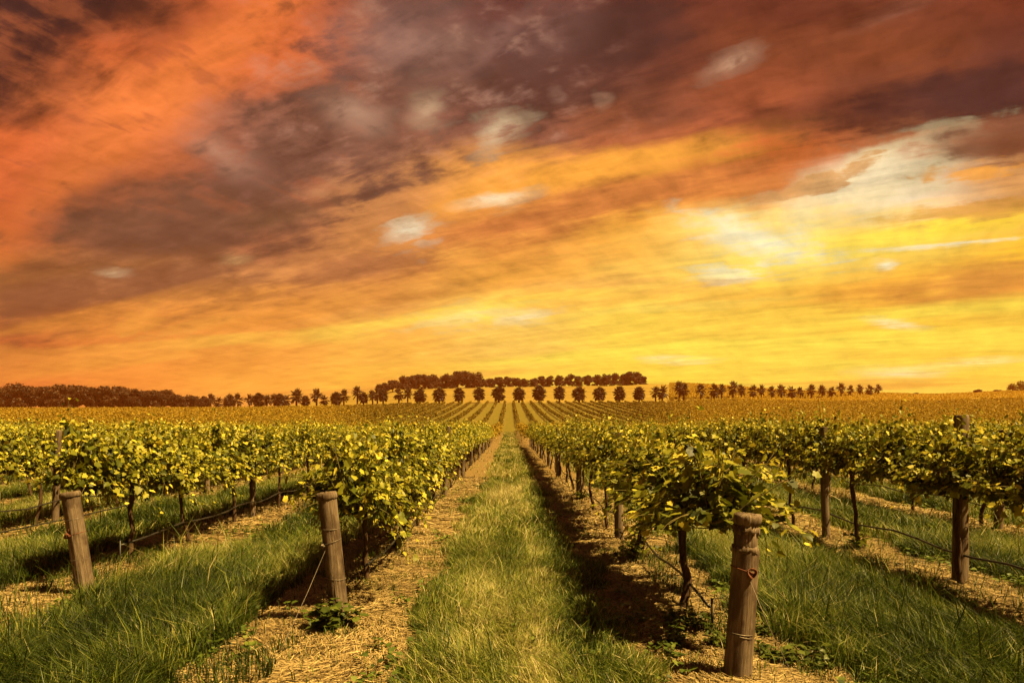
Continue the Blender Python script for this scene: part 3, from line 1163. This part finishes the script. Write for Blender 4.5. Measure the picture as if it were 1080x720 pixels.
# three stout end posts
EG = 'stout end posts of the vine rows'
ends = [
    ('stout weathered end post with a notched top nearest the camera, right of aisle', 1.545, 4.64, 0.087, 1.10, (R(-1), R(4.3)), 1),
    ('weathered end post left of the aisle with a leafy weed at its foot', -1.455, 5.90, 0.078, 1.10, (R(1.5), R(-6.2)), 2),
    ('leaning end post of the second row left, with a rusty wire coil', -4.25, 6.86, 0.084, 1.06, (R(0), R(-9.0)), 3)]
for lab, x, y, r, h, tilt, i in ends:
    e = thing('end_post', lab, 'post', (x, y, float(gz(x, y))), 0, EG, tilt)
    if i == 1:
        obj('shaft', post_mesh('shaft', r, h * 0.79, 30), e)
        obj('neck', ring_mesh('neck', r * 0.93, h * 0.785, h * 0.955, 0.02, 31, M_POST, 0.03,
                              prof=[(0.03, h * 0.78), (r * 0.86, h * 0.785), (r * 0.885, h * 0.81), (r * 0.885, h * 0.93), (0.03, h * 0.955)]), e)
        obj('notch_lip', ring_mesh('notch_lip', r * 1.0, h * 0.765, h * 0.80, 0.06, 32, M_POST, 0.05), e)
        obj('bark_band', ring_mesh('bark_band', r * 0.97, h * 0.885, h * 0.925, 0.09, 35, M_POST, 0.05), e)
        obj('cap', ring_mesh('cap', r * 1.07, h * 0.935, h * 1.0, 0.035, 33, M_POST, 0.02,
                             prof=[(0.03, h * 0.935), (r * 0.93, h * 0.935), (r * 1.05, h * 0.955), (r * 1.07, h * 0.985), (r * 0.98, h), (0.02, h * 1.004)]), e)
        obj('rusty_wire_knot', circ_wire('rusty_wire_knot', r * 1.01, (h * 0.66, ), 34, 0.004, M_RUST, (R(-80), h * 0.655, 0.028)), e)
        obj('wire_wrap', circ_wire('wire_wrap', r * 1.035, (h * 0.26, h * 0.275), 36, 0.003), e)
    else:
        obj('shaft', post_mesh('shaft', r, h - 0.03, 40 + i), e)
        obj('cap', ring_mesh('cap', r * 1.1, h - 0.062, h, 0.022, 43 + i, M_POST, 0.02,
                             prof=[(0.03, h - 0.062), (r * 1.03, h - 0.06), (r * 1.14, h - 0.045), (r * 1.15, h - 0.02), (r * 1.06, h), (0.02, h + 0.004)]), e)
        if i == 2:
            obj('wire_wrap', circ_wire('wire_wrap', r * 1.03, (h * 0.615, h * 0.33, h * 0.72), 46, 0.003, M_WIRE, (R(-130), h * 0.60, 0.015)), e)
        else:
            obj('rusty_wire_coil', circ_wire('rusty_wire_coil', r * 1.03, (h * 0.6, ), 47, 0.004, M_RUST, (R(-110), h * 0.6, 0.03)), e)
            obj('wire_wrap', circ_wire('wire_wrap', r * 1.03, (h * 0.36, h * 0.74), 48, 0.003), e)


def wire_thing(name, lab, cat, pts, rad, mat, sides=5):
    V, Pq = tube(np.array(pts, float), rad, sides)
    A = Acc()
    A.add(V, Pq)
    o = obj(name, A.mesh(name, (mat,), True))
    return tag(o, lab, cat)


wire_thing('anchor_wire', 'thin stay wire slanting from the notched end post to the ground', 'wire',
           [(1.60, 4.55, 0.72), (1.70, 4.46, 0.42), (1.86, 4.30, 0.02), (1.88, 4.28, -0.05)], 0.0022, M_WIRE)
wire_thing('anchor_wire', 'thin stay wire slanting from the left aisle post to the mulch', 'wire',
           [(-1.56, 5.84, 0.70), (-1.64, 5.55, 0.38), (-1.73, 5.2, 0.05), (-1.75, 5.13, -0.03)], 0.002, M_WIRE)

# slimmer trellis posts inside the rows
TP_MESH = [post_mesh('trellis_post', 0.062, 1.62, 60 + i, segs=14) for i in range(5)]
PE = {0: [9.95, 16.1, 21.9], 1: [10.0, 16.0, 22.0], 2: [7.3, 10.3, 16.2], -1: [12.5, 18.4], -2: [11.8, 17.6], 3: [11.0, 16.9]}
np_ = 0
for k in range(-16, 17):
    x = ROW0 + PITCH * k
    ys = list(PE.get(k, [])) or [6 + (k * 1.7) % 6]
    while ys[-1] < 46:
        ys.append(ys[-1] + 5.95 + random.uniform(-0.15, 0.15))
    n = 0
    for y in ys:
        if not in_view(x, y, 0.2):
            continue
        n += 1
        where = NAMES.get(k)
        side = 'right' if k > 0 else 'left'
        if where and n <= 4:
            lab = '%s slim post from the near end of the %s' % (ORD[n - 1], where)
            grp = 'trellis posts of the near rows'
        elif where:
            lab = 'slim trellis post among far vines of the %s' % where
            grp = 'far trellis posts of the %s' % where
        else:
            lab = 'slim trellis post in the outer vine rows far %s of the aisle' % side
            grp = 'trellis posts in the outer rows %s' % side
        o = obj('trellis_post', TP_MESH[np_ % 5])
        tl = 0.03 * (1 if x > 0 else -1)
        o.location = (x + random.uniform(-0.05, 0.05), y, float(gz(x, y)))
        if (k, n) == (2, 1):
            o.location.x += 0.1
            tl = 0.06
        o.rotation_euler = (random.uniform(-0.03, 0.03), tl + random.uniform(-0.03, 0.03), random.uniform(0, 6))
        s = 1.2 if (k, n) == (2, 1) else random.uniform(0.85, 1.1)
        o.scale = (s, s, 1.1 if (k, n) == (2, 1) else random.uniform(0.93, 1.04))
        tag(o, lab, 'post', grp)
        np_ += 1

# ------------------------------------------------------------------ drip hoses
def hose(k, y0, y1, hgt, lab, stake):
    x = ROW0 + PITCH * k
    rg = np.random.default_rng(900 + k)
    y = np.arange(y0, y1, 0.5)
    z = hgt + 0.03 * np.sin(y * 2.9 + k) + rg.normal(0, 0.006, len(y)) + 0.02
    xx = x + 0.07 + 0.02 * np.sin(y * 0.8)
    z[0] -= 0.01
    pts = np.stack([xx, y, z + tz(xx, y)], -1)
    e = thing('drip_hose', lab, 'hose', (x, y0, 0), 0, 'black drip hoses along the vine rows')
    V, Pq = tube(pts - np.array([x, y0, 0]), 0.0125, 6)
    A = Acc()
    A.add(V, Pq)
    obj('hose', A.mesh('hose', (M_HOSE,), True), e)
    if stake:
        V, Pq = tube(np.array([[0.07, -0.01, hgt + 0.05], [0.072, -0.012, 0.1], [0.075, -0.01, -0.1]]), 0.010, 6)
        A = Acc()
        A.add(V, Pq)
        obj('stake', A.mesh('stake', (M_HOSE,), True), e)


hose(1, 5.7, 60, 0.25, 'black drip hose ending on a short stake behind the notched end post', True)
hose(0, 7.0, 60, 0.26, 'black drip hose under the vines just left of the grassy aisle', False)
hose(-1, 8.1, 60, 0.32, 'black drip hose with end stake beyond the leaning end post', True)
hose(2, 2.6, 60, 0.36, 'black drip hose along the second row right of the aisle', False)
hose(-2, 7.5, 60, 0.40, 'upper black hose at the left edge, in the third row left', False)
hose(3, 6.0, 60, 0.38, 'black drip hose along the third row right of the aisle', False)
wire_thing('drip_hose', 'lower black hose running behind the leaning end post at the left edge', 'hose',
           [(-7.4, 7.0, 0.26), (-7.2, 9.5, 0.22), (-6.95, 11.0, 0.26), (-6.85, 12.2, 0.3), (-6.8, 12.5, -0.05)], 0.012, M_HOSE)

# ------------------------------------------------------------------ weeds
W1 = sprout_mesh('weed', 500, 26, 0.24, 0.10, 0.07, M_WEED, 0.45)
o = obj('weed', W1)
o.location = (-1.46, 5.66, float(gz(-1.46, 5.66)))
tag(o, 'bushy dark green weed at the foot of the left aisle post', 'weed')
W2 = [sprout_mesh('weed', 510 + i, 18, 0.12, 0.2, 0.035, M_WEED, 0.4) for i in range(3)]
wl_ = [(1.28, 5.35, 'low green weed left of the notched end post, in its shade'), (1.47, 5.75, 'low green weed at the foot of the short hose stake'),
       (1.62, 5.35, 'low green weed directly behind the notched end post'), (1.95, 5.15, 'low green weed just right of the notched end post'),
       (2.2, 5.0, 'low green weed right of the post beside the stay wire'), (1.12, 5.9, 'small green weed in the vine shadow beside the aisle'),
       (2.05, 5.7, 'low green weed on mulch behind the stay wire')]
for i, (x, y, lab) in enumerate(wl_):
    o = obj('weed', W2[i % 3])
    o.location = (x, y, float(gz(x, y)))
    o.rotation_euler = (0, 0, i * 1.3)
    s = 1.0 + 0.3 * math.sin(i * 2.1)
    o.scale = (s * 1.2, s * 1.2, s)
    tag(o, lab, 'weed', 'low weeds around the notched end post')

# ------------------------------------------------------------------ grass and straw


def scatter(n, y0, y1, rg, p=1.0):
    """uniform over the view wedge between two depths"""
    uu = rg.random(n)
    y = np.sqrt(y0 ** 2 + uu * (y1 ** 2 - y0 ** 2))
    x = rg.uniform(-0.80, 0.80, n) * y
    return x, y


def build_grass():
    rg = np.random.default_rng(21)
    Vs, F4, F3, Ti = [], [], [], []
    base = 0
    for n, y0, y1, wd, hs in ((640000, 3.9, 9.5, 0.0038, 1.0), (420000, 9.5, 20, 0.0062, 1.0), (260000, 20, 48, 0.013, 1.0), (200000, 48, 105, 0.032, 1.0)):
        x, y = scatter(n, y0, y1, rg)
        d = rowdist(x) + (fbm(x, y, 0.9, 31) - 0.5) * 0.8 + (vnoise(x, y, 4.0, 33) - 0.5) * 0.25
        g = sstep(0.66, 0.92, d)
        clump = fbm(x, y, 2.6, 35, 2)
        dens = g * (0.35 + 0.9 * clump) + 0.015 + 0.11 * (clump > 0.64)
        keep = rg.random(n) < dens
        x, y, g, clump = x[keep], y[keep], g[keep], clump[keep]
        n = len(x)
        patch = fbm(x, y, 0.55, 41)
        dry = fbm(x * 1.6, y * 0.45, 0.8, 47) + 0.22 * (np.exp(-((x - 0.3 - 0.12 * np.sin(y)) / 0.16) ** 2) + 0.6 * np.exp(-((x + 0.28) / 0.14) ** 2)) * (vnoise(x, y, 0.9, 71) > 0.42)
        h = hs * rg.uniform(0.08, 0.24, n) * (0.55 + 0.9 * patch) * (0.55 + 0.45 * g)
        h *= np.where(rg.random(n) < 0.012, rg.uniform(1.5, 2.4, n), 1.0)
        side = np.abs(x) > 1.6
        h *= np.where(side, 1.35, 0.95)
        lean_a = rg.uniform(0, 2 * np.pi, n) * 0.75 + 1.0 * vnoise(x, y, 1.2, 55) * 6
        lean = rg.uniform(0.15, 0.95, n) * h
        z = gz(x, y) - 0.01
        az = rg.uniform(0, 2 * np.pi, n)
        w = wd * rg.uniform(0.7, 1.4, n)
        bx, by = np.cos(az) * w, np.sin(az) * w
        lx, ly = np.cos(lean_a) * lean, np.sin(lean_a) * lean
        p0 = np.stack([x - bx, y - by, z], -1)
        p1 = np.stack([x + bx, y + by, z], -1)
        mx, my, mz = x + lx * 0.3, y + ly * 0.3, z + h * 0.6
        p2 = np.stack([mx + bx * 0.75, my + by * 0.75, mz], -1)
        p3 = np.stack([mx - bx * 0.75, my - by * 0.75, mz], -1)
        p4 = np.stack([x + lx, y + ly, z + h * (0.98 - 0.25 * (lean / h) ** 2)], -1)
        V = np.stack([p0, p1, p2, p3, p4], 1).reshape(-1, 3)
        b = base + np.arange(n) * 5
        F4.append(np.stack([b, b + 1, b + 2, b + 3], -1))
        F3.append(np.stack([b + 3, b + 2, b + 4], -1))
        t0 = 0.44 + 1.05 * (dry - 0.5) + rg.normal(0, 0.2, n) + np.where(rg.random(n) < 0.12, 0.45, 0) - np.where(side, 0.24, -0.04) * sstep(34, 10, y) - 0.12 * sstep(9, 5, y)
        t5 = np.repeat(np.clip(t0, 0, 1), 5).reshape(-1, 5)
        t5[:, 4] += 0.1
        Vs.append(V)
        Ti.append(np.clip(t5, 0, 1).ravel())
        base += 5 * n
    # broad-leaved weeds and clover mixed into the sward
    x, y = scatter(5200, 4.0, 16, rg)
    keep = (vnoise(x, y, 1.1, 91) > 0.5) & (rg.random(len(x)) < 0.8) & (rowdist(x) > 0.35)
    x, y = np.repeat(x[keep], 7), np.repeat(y[keep], 7)
    n = len(x)
    az = rg.uniform(0, 2 * np.pi, n)
    x2, y2 = x + np.cos(az) * rg.uniform(0, 0.05, n), y + np.sin(az) * rg.uniform(0, 0.05, n)
    O = np.stack([x2, y2, gz(x2, y2) + rg.uniform(0.02, 0.10, n)], -1)
    T = np.stack([np.cos(az), np.sin(az), rg.uniform(-0.1, 0.6, n)], -1)
    N = np.stack([rg.normal(0, 0.25, n), rg.normal(0, 0.25, n), np.ones(n)], -1)
    V, Pq, ti = leaves(O, T, N, rg.uniform(0.025, 0.065, n), np.clip(rg.normal(0.30, 0.1, n), 0, 1), False, rg)
    Vs.append(V)
    F4.append(Pq[0] + base)
    Ti.append(ti)
    me = mesh_np('grass', np.concatenate(Vs), [np.concatenate(F4), np.concatenate(F3)], np.concatenate(Ti), (M_GRASS,))
    o = obj('grass', me)
    o['kind'] = 'stuff'
    tag(o, 'green and straw coloured grass growing in the aisles', 'grass')
    print('grass blades', base // 5)


def build_straw():
    rg = np.random.default_rng(22)
    Vs, Ti = [], []
    for n, y0, y1, w0, l0 in ((260000, 3.9, 10, 0.0022, 0.085), (130000, 10, 22, 0.005, 0.15)):
        x, y = scatter(n, y0, y1, rg)
        d = rowdist(x) + (fbm(x, y, 0.9, 31) - 0.5) * 0.75
        keep = rg.random(n) < (1 - sstep(0.55, 0.95, d)) * 0.9 + 0.12
        x, y = x[keep], y[keep]
        n = len(x)
        a = rg.uniform(0, np.pi, n) * 0.6 + vnoise(x, y, 2.0, 61) * 4
        L = l0 * rg.uniform(0.4, 1.5, n)
        w = w0 * rg.uniform(0.6, 1.5, n)
        tilt = rg.normal(0, 0.16, n)
        z = gz(x, y) + rg.uniform(0.002, 0.03, n)
        dx_, dy_ = np.cos(a), np.sin(a)
        ex, ey = dx_ * L * 0.5, dy_ * L * 0.5
        nx_, ny_ = -dy_ * w, dx_ * w
        ez = tilt * L * 0.5
        wz = rg.normal(0, 0.4, n) * w
        V = np.stack([np.stack([x - ex - nx_, y - ey - ny_, z - ez - wz], -1), np.stack([x + ex - nx_, y + ey - ny_, z + ez - wz], -1),
                      np.stack([x + ex + nx_, y + ey + ny_, z + ez + wz], -1), np.stack([x - ex + nx_, y - ey + ny_, z - ez + wz], -1)], 1).reshape(-1, 3)
        Vs.append(V)
        t = np.clip(0.53 + 0.5 * (fbm(x, y, 1.4, 66) - 0.5) + rg.normal(0, 0.22, n), 0, 1)
        Ti.append(np.repeat(t, 4))
    V = np.concatenate(Vs)
    me = mesh_np('straw', V, [np.arange(len(V)).reshape(-1, 4)], np.concatenate(Ti), (M_STRAW,))
    o = obj('straw', me)
    o['kind'] = 'stuff'
    tag(o, 'pale straw mulch strewn under the vine rows', 'straw')


build_grass()
build_straw()

# ------------------------------------------------------------------ trees


def quads_from(O, T, N, size, asp=0.8):
    T = T / (np.linalg.norm(T, axis=1)[:, None] + 1e-9)
    N = N - (N * T).sum(1)[:, None] * T
    N = N / (np.linalg.norm(N, axis=1)[:, None] + 1e-9)
    B = np.cross(T, N)
    s = size[:, None]
    V = np.stack([O - T * s * 0.5, O + B * s * 0.5 * asp, O + T * s * 0.5, O - B * s * 0.5 * asp], 1).reshape(-1, 3)
    return V, [np.arange(len(V)).reshape(-1, 4)]


def tree_meshes(seed, h, w, mat, n=5200, q=0.62, trunk_f=0.12, flat=0.8):
    rg = np.random.default_rng(seed)
    lobes = []
    for i in range(30):
        a = rg.uniform(0, 2 * np.pi)
        rr = math.sqrt(rg.random()) * w * rg.uniform(0.26, 0.42)
        zc = h * rg.uniform(trunk_f + 0.16, 0.86) - 0.25 * h * (rr / (w * 0.36)) ** 2 * rg.uniform(0, 1)
        lobes.append((math.cos(a) * rr, math.sin(a) * rr, zc, rg.uniform(0.13, 0.21) * w))
    O, N, TI = [], [], []
    per = n // len(lobes)
    for lx, ly, lz, lr in lobes:
        d = rg.normal(0, 1, (per, 3))
        d /= np.linalg.norm(d, axis=1)[:, None]
        rad = lr * rg.uniform(0.55, 1.12, per) * (1 + 0.3 * rg.normal(0, 0.4, per))
        p = np.stack([lx + d[:, 0] * rad, ly + d[:, 1] * rad, lz + d[:, 2] * rad * flat], -1)
        O.append(p)
        N.append(d + rg.normal(0, 0.4, (per, 3)) + np.array([0, 0, 0.2]))
        TI.append(np.clip(0.45 + rg.normal(0, 0.2, per) + rg.normal(0, 0.1), 0, 1))
    O = np.concatenate(O)
    O[:, 2] = np.maximum(O[:, 2], h * trunk_f * 0.6)
    N = np.concatenate(N)
    V, Pq = quads_from(O, rg.normal(0, 1, O.shape), N, q * rg.uniform(0.6, 1.4, len(O)))
    A = Acc()
    A.add(V, Pq, np.repeat(np.concatenate(TI), 4))
    crown = A.mesh('crown', (mat,))
    A = Acc()
    top = np.array([rg.normal(0, 0.2), rg.normal(0, 0.2), h * 0.55])
    V, Pq = tube(np.array([[0, 0, -0.4], [0.02, 0, h * 0.1], top * 0.6, top]), [h * 0.034, h * 0.026, h * 0.02, h * 0.01], 8)
    A.add(V, Pq)
    for lx, ly, lz, lr in lobes[:9]:
        b = np.array([0.03, 0, h * rg.uniform(0.12, 0.3)])
        e = np.array([lx, ly, lz])
        V, Pq = tube(np.array([b, b * 0.5 + e * 0.5 + np.array([0, 0, -0.2]), e]), [h * 0.016, h * 0.011, h * 0.005], 6)
        A.add(V, Pq)
    return crown, A.mesh('trunk', (M_TRUNK,), True)


def palm_meshes(seed, h=7.2, th=3.7, fl=2.75, nf=120, lw=0.42):
    rg = np.random.default_rng(seed)
    O, T, N, SZ, TI = [], [], [], [], []
    top = np.array([0, 0, th + 0.35])
    for i in range(nf):
        a = i * 2.39996 + rg.normal(0, 0.1)
        el = R(rg.uniform(-50, 88))
        d = np.array([math.cos(a) * math.cos(el), math.sin(a) * math.cos(el), math.sin(el)])
        L = fl * rg.uniform(0.85, 1.08)
        m = 11
        p = top.copy() + np.array([0, 0, 0.35 + 0.35 * math.sin(el)])
        for k in range(m):
            d = d + np.array([0, 0, -0.06])
            d /= np.linalg.norm(d)
            p = p + d * L / m
            if k < 1:
                continue
            side = np.cross(d, np.array([0, 0, 1.0]))
            side /= np.linalg.norm(side) + 1e-9
            for s in (-1, 1):
                t = side * s * 0.8 + d * 0.55 + np.array([0, 0, -0.15])
                ll = 0.85 * math.sin(math.pi * (0.15 + 0.8 * (k + 1) / (m + 1)))
                O.append(p + t * ll * 0.5)
                T.append(t)
                N.append(rg.normal(0, 1.0, 3))
                SZ.append(ll * 1.35)
                TI.append(np.clip(0.45 + rg.normal(0, 0.18), 0, 1))
    V, Pq = quads_from(np.array(O), np.array(T), np.array(N), np.array(SZ), lw)
    A = Acc()
    A.add(V, Pq, np.repeat(np.array(TI), 4))
    crown = A.mesh('crown', (M_PALM,))
    A = Acc()
    z = np.linspace(-0.3, th + 0.5, 8)
    pts = np.stack([0.04 * np.sin(z), 0 * z, z], -1)
    V, Pq = tube(pts, np.interp(z, [-0.3, 0.3, th - 0.3, th + 0.5], [0.5, 0.36, 0.36, 0.6]), 9)
    A.add(V, Pq)
    return crown, A.mesh('trunk', (M_TRUNK,), True)


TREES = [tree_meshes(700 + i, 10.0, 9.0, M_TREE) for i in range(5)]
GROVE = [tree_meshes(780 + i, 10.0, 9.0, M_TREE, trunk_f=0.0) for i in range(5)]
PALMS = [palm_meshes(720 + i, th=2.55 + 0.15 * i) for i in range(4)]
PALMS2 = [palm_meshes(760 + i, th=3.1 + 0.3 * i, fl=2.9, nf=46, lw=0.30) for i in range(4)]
PALE = tree_meshes(740, 6.0, 8.0, M_PALE, 900, 0.6)


def ground_at(px, d):
    x = (px - 537) / 720.0 * d
    return x, d, float(tz(x, d))


def plant(name, pair, px, d, h, h0, lab, cat, grp, wide=1.0):
    x, y, z = ground_at(px, d)
    s = h / h0
    o = thing(name, lab, cat, (x, y, z), random.uniform(0, 6.28), grp)
    o.scale = (s * wide, s * wide, s)
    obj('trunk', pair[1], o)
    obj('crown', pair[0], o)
    return o


# evenly spaced palms below the hilltop grove
cen = [443, 463.3, 484, 505.3, 526, 547.3, 568.7, 590, 610.7, 632.3, 653.3, 674]
for i, px in enumerate(cen):
    plant('palm_tree', PALMS[i % 4], px, 258 + random.uniform(-1, 1), random.uniform(5.3, 6.0) * (1.06 if i in (4, 6) else 1), 6.1,
          '%s from left of the evenly spaced round palms below the hilltop grove' % ORD[i], 'palm tree', 'spaced round palms below the grove', random.uniform(1.02, 1.18))
# palms trailing off to the right
rgt = [691.5, 698.5, 716.5, 721, 739, 753, 761, 773, 782, 794, 803, 814, 824, 835, 844, 855.5, 867, 877, 887, 897, 907, 917, 926]
for i, px in enumerate(rgt):
    d = float(np.interp(px, [690, 850, 930], [262, 330, 400]))
    plant('palm_tree', PALMS2[(i * 3 + 1) % 4], px, d + random.uniform(-4, 4), random.uniform(4.9, 6.6), 6.1,
          ('%s palm from left in the line right of the spaced palms' % ORD[i]) if i < 16 else 'small distant palm at the far right end of the palm line', 'palm tree',
          'palms in the line right of the hill' if i < 16 else 'distant palms at the right end of the line', random.uniform(0.85, 1.0))
# palms from the left grove to the hill
lft = [215, 222, 230, 242, 251, 263, 272.5, 281.5, 289, 295, 302, 312.7, 322, 334, 342, 354.5, 362.6, 377, 383.5, 393, 398, 404, 420.6, 430]
for i, px in enumerate(lft):
    d = float(np.interp(px, [210, 400, 440], [292, 278, 262]))
    big = 1.12 if px in (242, 272.5, 312.7, 334, 354.5, 377) else 0.92
    plant('palm_tree', (PALMS if i % 3 == 0 else PALMS2)[(i * 5 + 2) % 4], px, d + random.uniform(-4, 4), random.uniform(5.2, 6.4) * big, 6.1,
          '%s palm from left in the row between grove and hill' % ORD[i] if i < 20 else 'stocky palm at the foot of the hill beside the spaced palms', 'palm tree',
          'palms between the left grove and the hill' if i < 20 else 'palms at the foot of the hill')
# hilltop grove
hx = [(404, 399, 8), (413, 404.5, 6), (418, 402.5, 6.5)]
top = [(425, 396), (433, 394.5), (441, 394), (449, 394), (457, 394), (465, 396), (474, 393), (483, 390.5), (492, 390), (500, 391.5), (508, 397), (517, 398),
       (526, 397), (535, 396.5), (544, 397.5), (553, 399), (562, 398), (571, 396), (580, 395.5), (590, 395), (600, 394), (610, 395.5), (620, 395),
       (630, 394.5), (640, 393.5), (648, 393), (657, 393.5), (664, 391), (671, 391.5), (677, 396)]
for i, (px, ty) in enumerate(top):
    d = 378 + (i % 3) * 4
    x, y, z = ground_at(px, d)
    hh = EYE + (447 - ty) / 720 * d - z
    if i < 16:
        lab, grp = '%s rounded tree from left in the hilltop grove' % ORD[i], 'trees of the hilltop grove, left half'
    else:
        lab, grp = '%s tree from the right end of the hilltop grove' % ORD[len(top) - 1 - i], 'trees of the hilltop grove, right half'
    plant('tree', GROVE[i % 5], px, d, max(4.5, hh), 9.6, lab, 'tree', grp, random.uniform(1.0, 1.25) if hh > 6 else 1.5)
plant('tree', TREES[1], 404, 360, 6.0, 9.6, 'small dark tree standing alone left of the hilltop grove', 'tree', None, 1.5)
plant('tree', TREES[3], 414, 366, 6.5, 9.6, 'low flat tree at the left end of the hilltop grove', 'tree', None, 1.5)
# left grove
lt = [(-8, 409), (4, 407), (12, 404.5), (22, 404), (33, 407), (43, 406.5), (53, 405.5), (63, 404.8), (72, 405.5), (82, 406.5), (91, 404.8), (101, 406), (110, 406.5),
      (119, 407), (128, 407.5), (137, 408), (146, 409.5), (155, 411.5), (164, 411), (173, 410.5), (181, 412), (190, 414.5), (199, 416), (207, 417.5), (217, 419.5)]
for i, (px, ty) in enumerate(lt):
    d = 268 + (i % 3) * 5
    x, y, z = ground_at(px, d)
    hh = EYE + (447 - ty) / 720 * d - z
    if i < 13:
        lab, grp = '%s dense tree from left in the left grove' % ORD[i], 'trees of the left grove, outer half'
    else:
        lab, grp = '%s tree from the right end of the left grove' % ORD[len(lt) - 1 - i], 'trees of the left grove, inner half'
    plant('tree', TREES[(i * 2) % 5], px, d, hh, 9.6, lab, 'tree', grp, random.uniform(0.95, 1.15))
# skyline bushes on the right
for px, d, h, wd, lab in ((915.5, 452, 3.4, 0.9, 'lone small tree on the bare right skyline above the palms'), (967, 440, 2.4, 1.6, 'dark bush on the right skyline, left of other bushes'),
                          (985, 445, 1.6, 1.6, 'tiny bush on the skyline between two larger bushes'), (1031, 445, 3.4, 1.7, 'dark rounded bush on the right skyline'),
                          (1052, 450, 2.6, 2.0, 'low bush beside the pale trees at right edge')):
    plant('bush', TREES[int(px) % 5], px, d, h, 9.6, lab, 'bush', 'bushes on the right skyline', wd)
plant('tree', PALE, 1068, 440, 6.0, 5.6, 'pale green tree on the skyline, left of two at right edge', 'tree', None, 0.9)
plant('tree', PALE, 1082, 436, 7.5, 5.6, 'taller pale green tree cut by the right edge of the picture', 'tree', None, 1.0)

# ------------------------------------------------------------------ warm evening haze
def haze():
    x0, x1, y0, y1, z0, z1 = -660, 660, -60, 720, -6, 48
    V = [(x, y, z) for z in (z0, z1) for y in (y0, y1) for x in (x0, x1)]
    me = mesh_np('haze', V, [np.array([[0, 2, 3, 1], [4, 5, 7, 6], [0, 1, 5, 4], [2, 6, 7, 3], [0, 4, 6, 2], [1, 3, 7, 5]])])
    m = bpy.data.materials.new('haze')
    m.use_nodes = True
    n, l = m.node_tree.nodes, m.node_tree.links
    n.clear()
    o = n.new('ShaderNodeOutputMaterial')
    p = n.new('ShaderNodeVolumePrincipled')
    p.inputs['Color'].default_value = (1.0, 0.27, 0.06, 1)
    p.inputs['Density'].default_value = 0.00026
    l.new(p.outputs[0], o.inputs['Volume'])
    me.materials.append(m)
    h = obj('haze', me)
    h['kind'] = 'stuff'
    tag(h, 'thin warm orange haze hanging over the whole valley', 'haze')


haze()
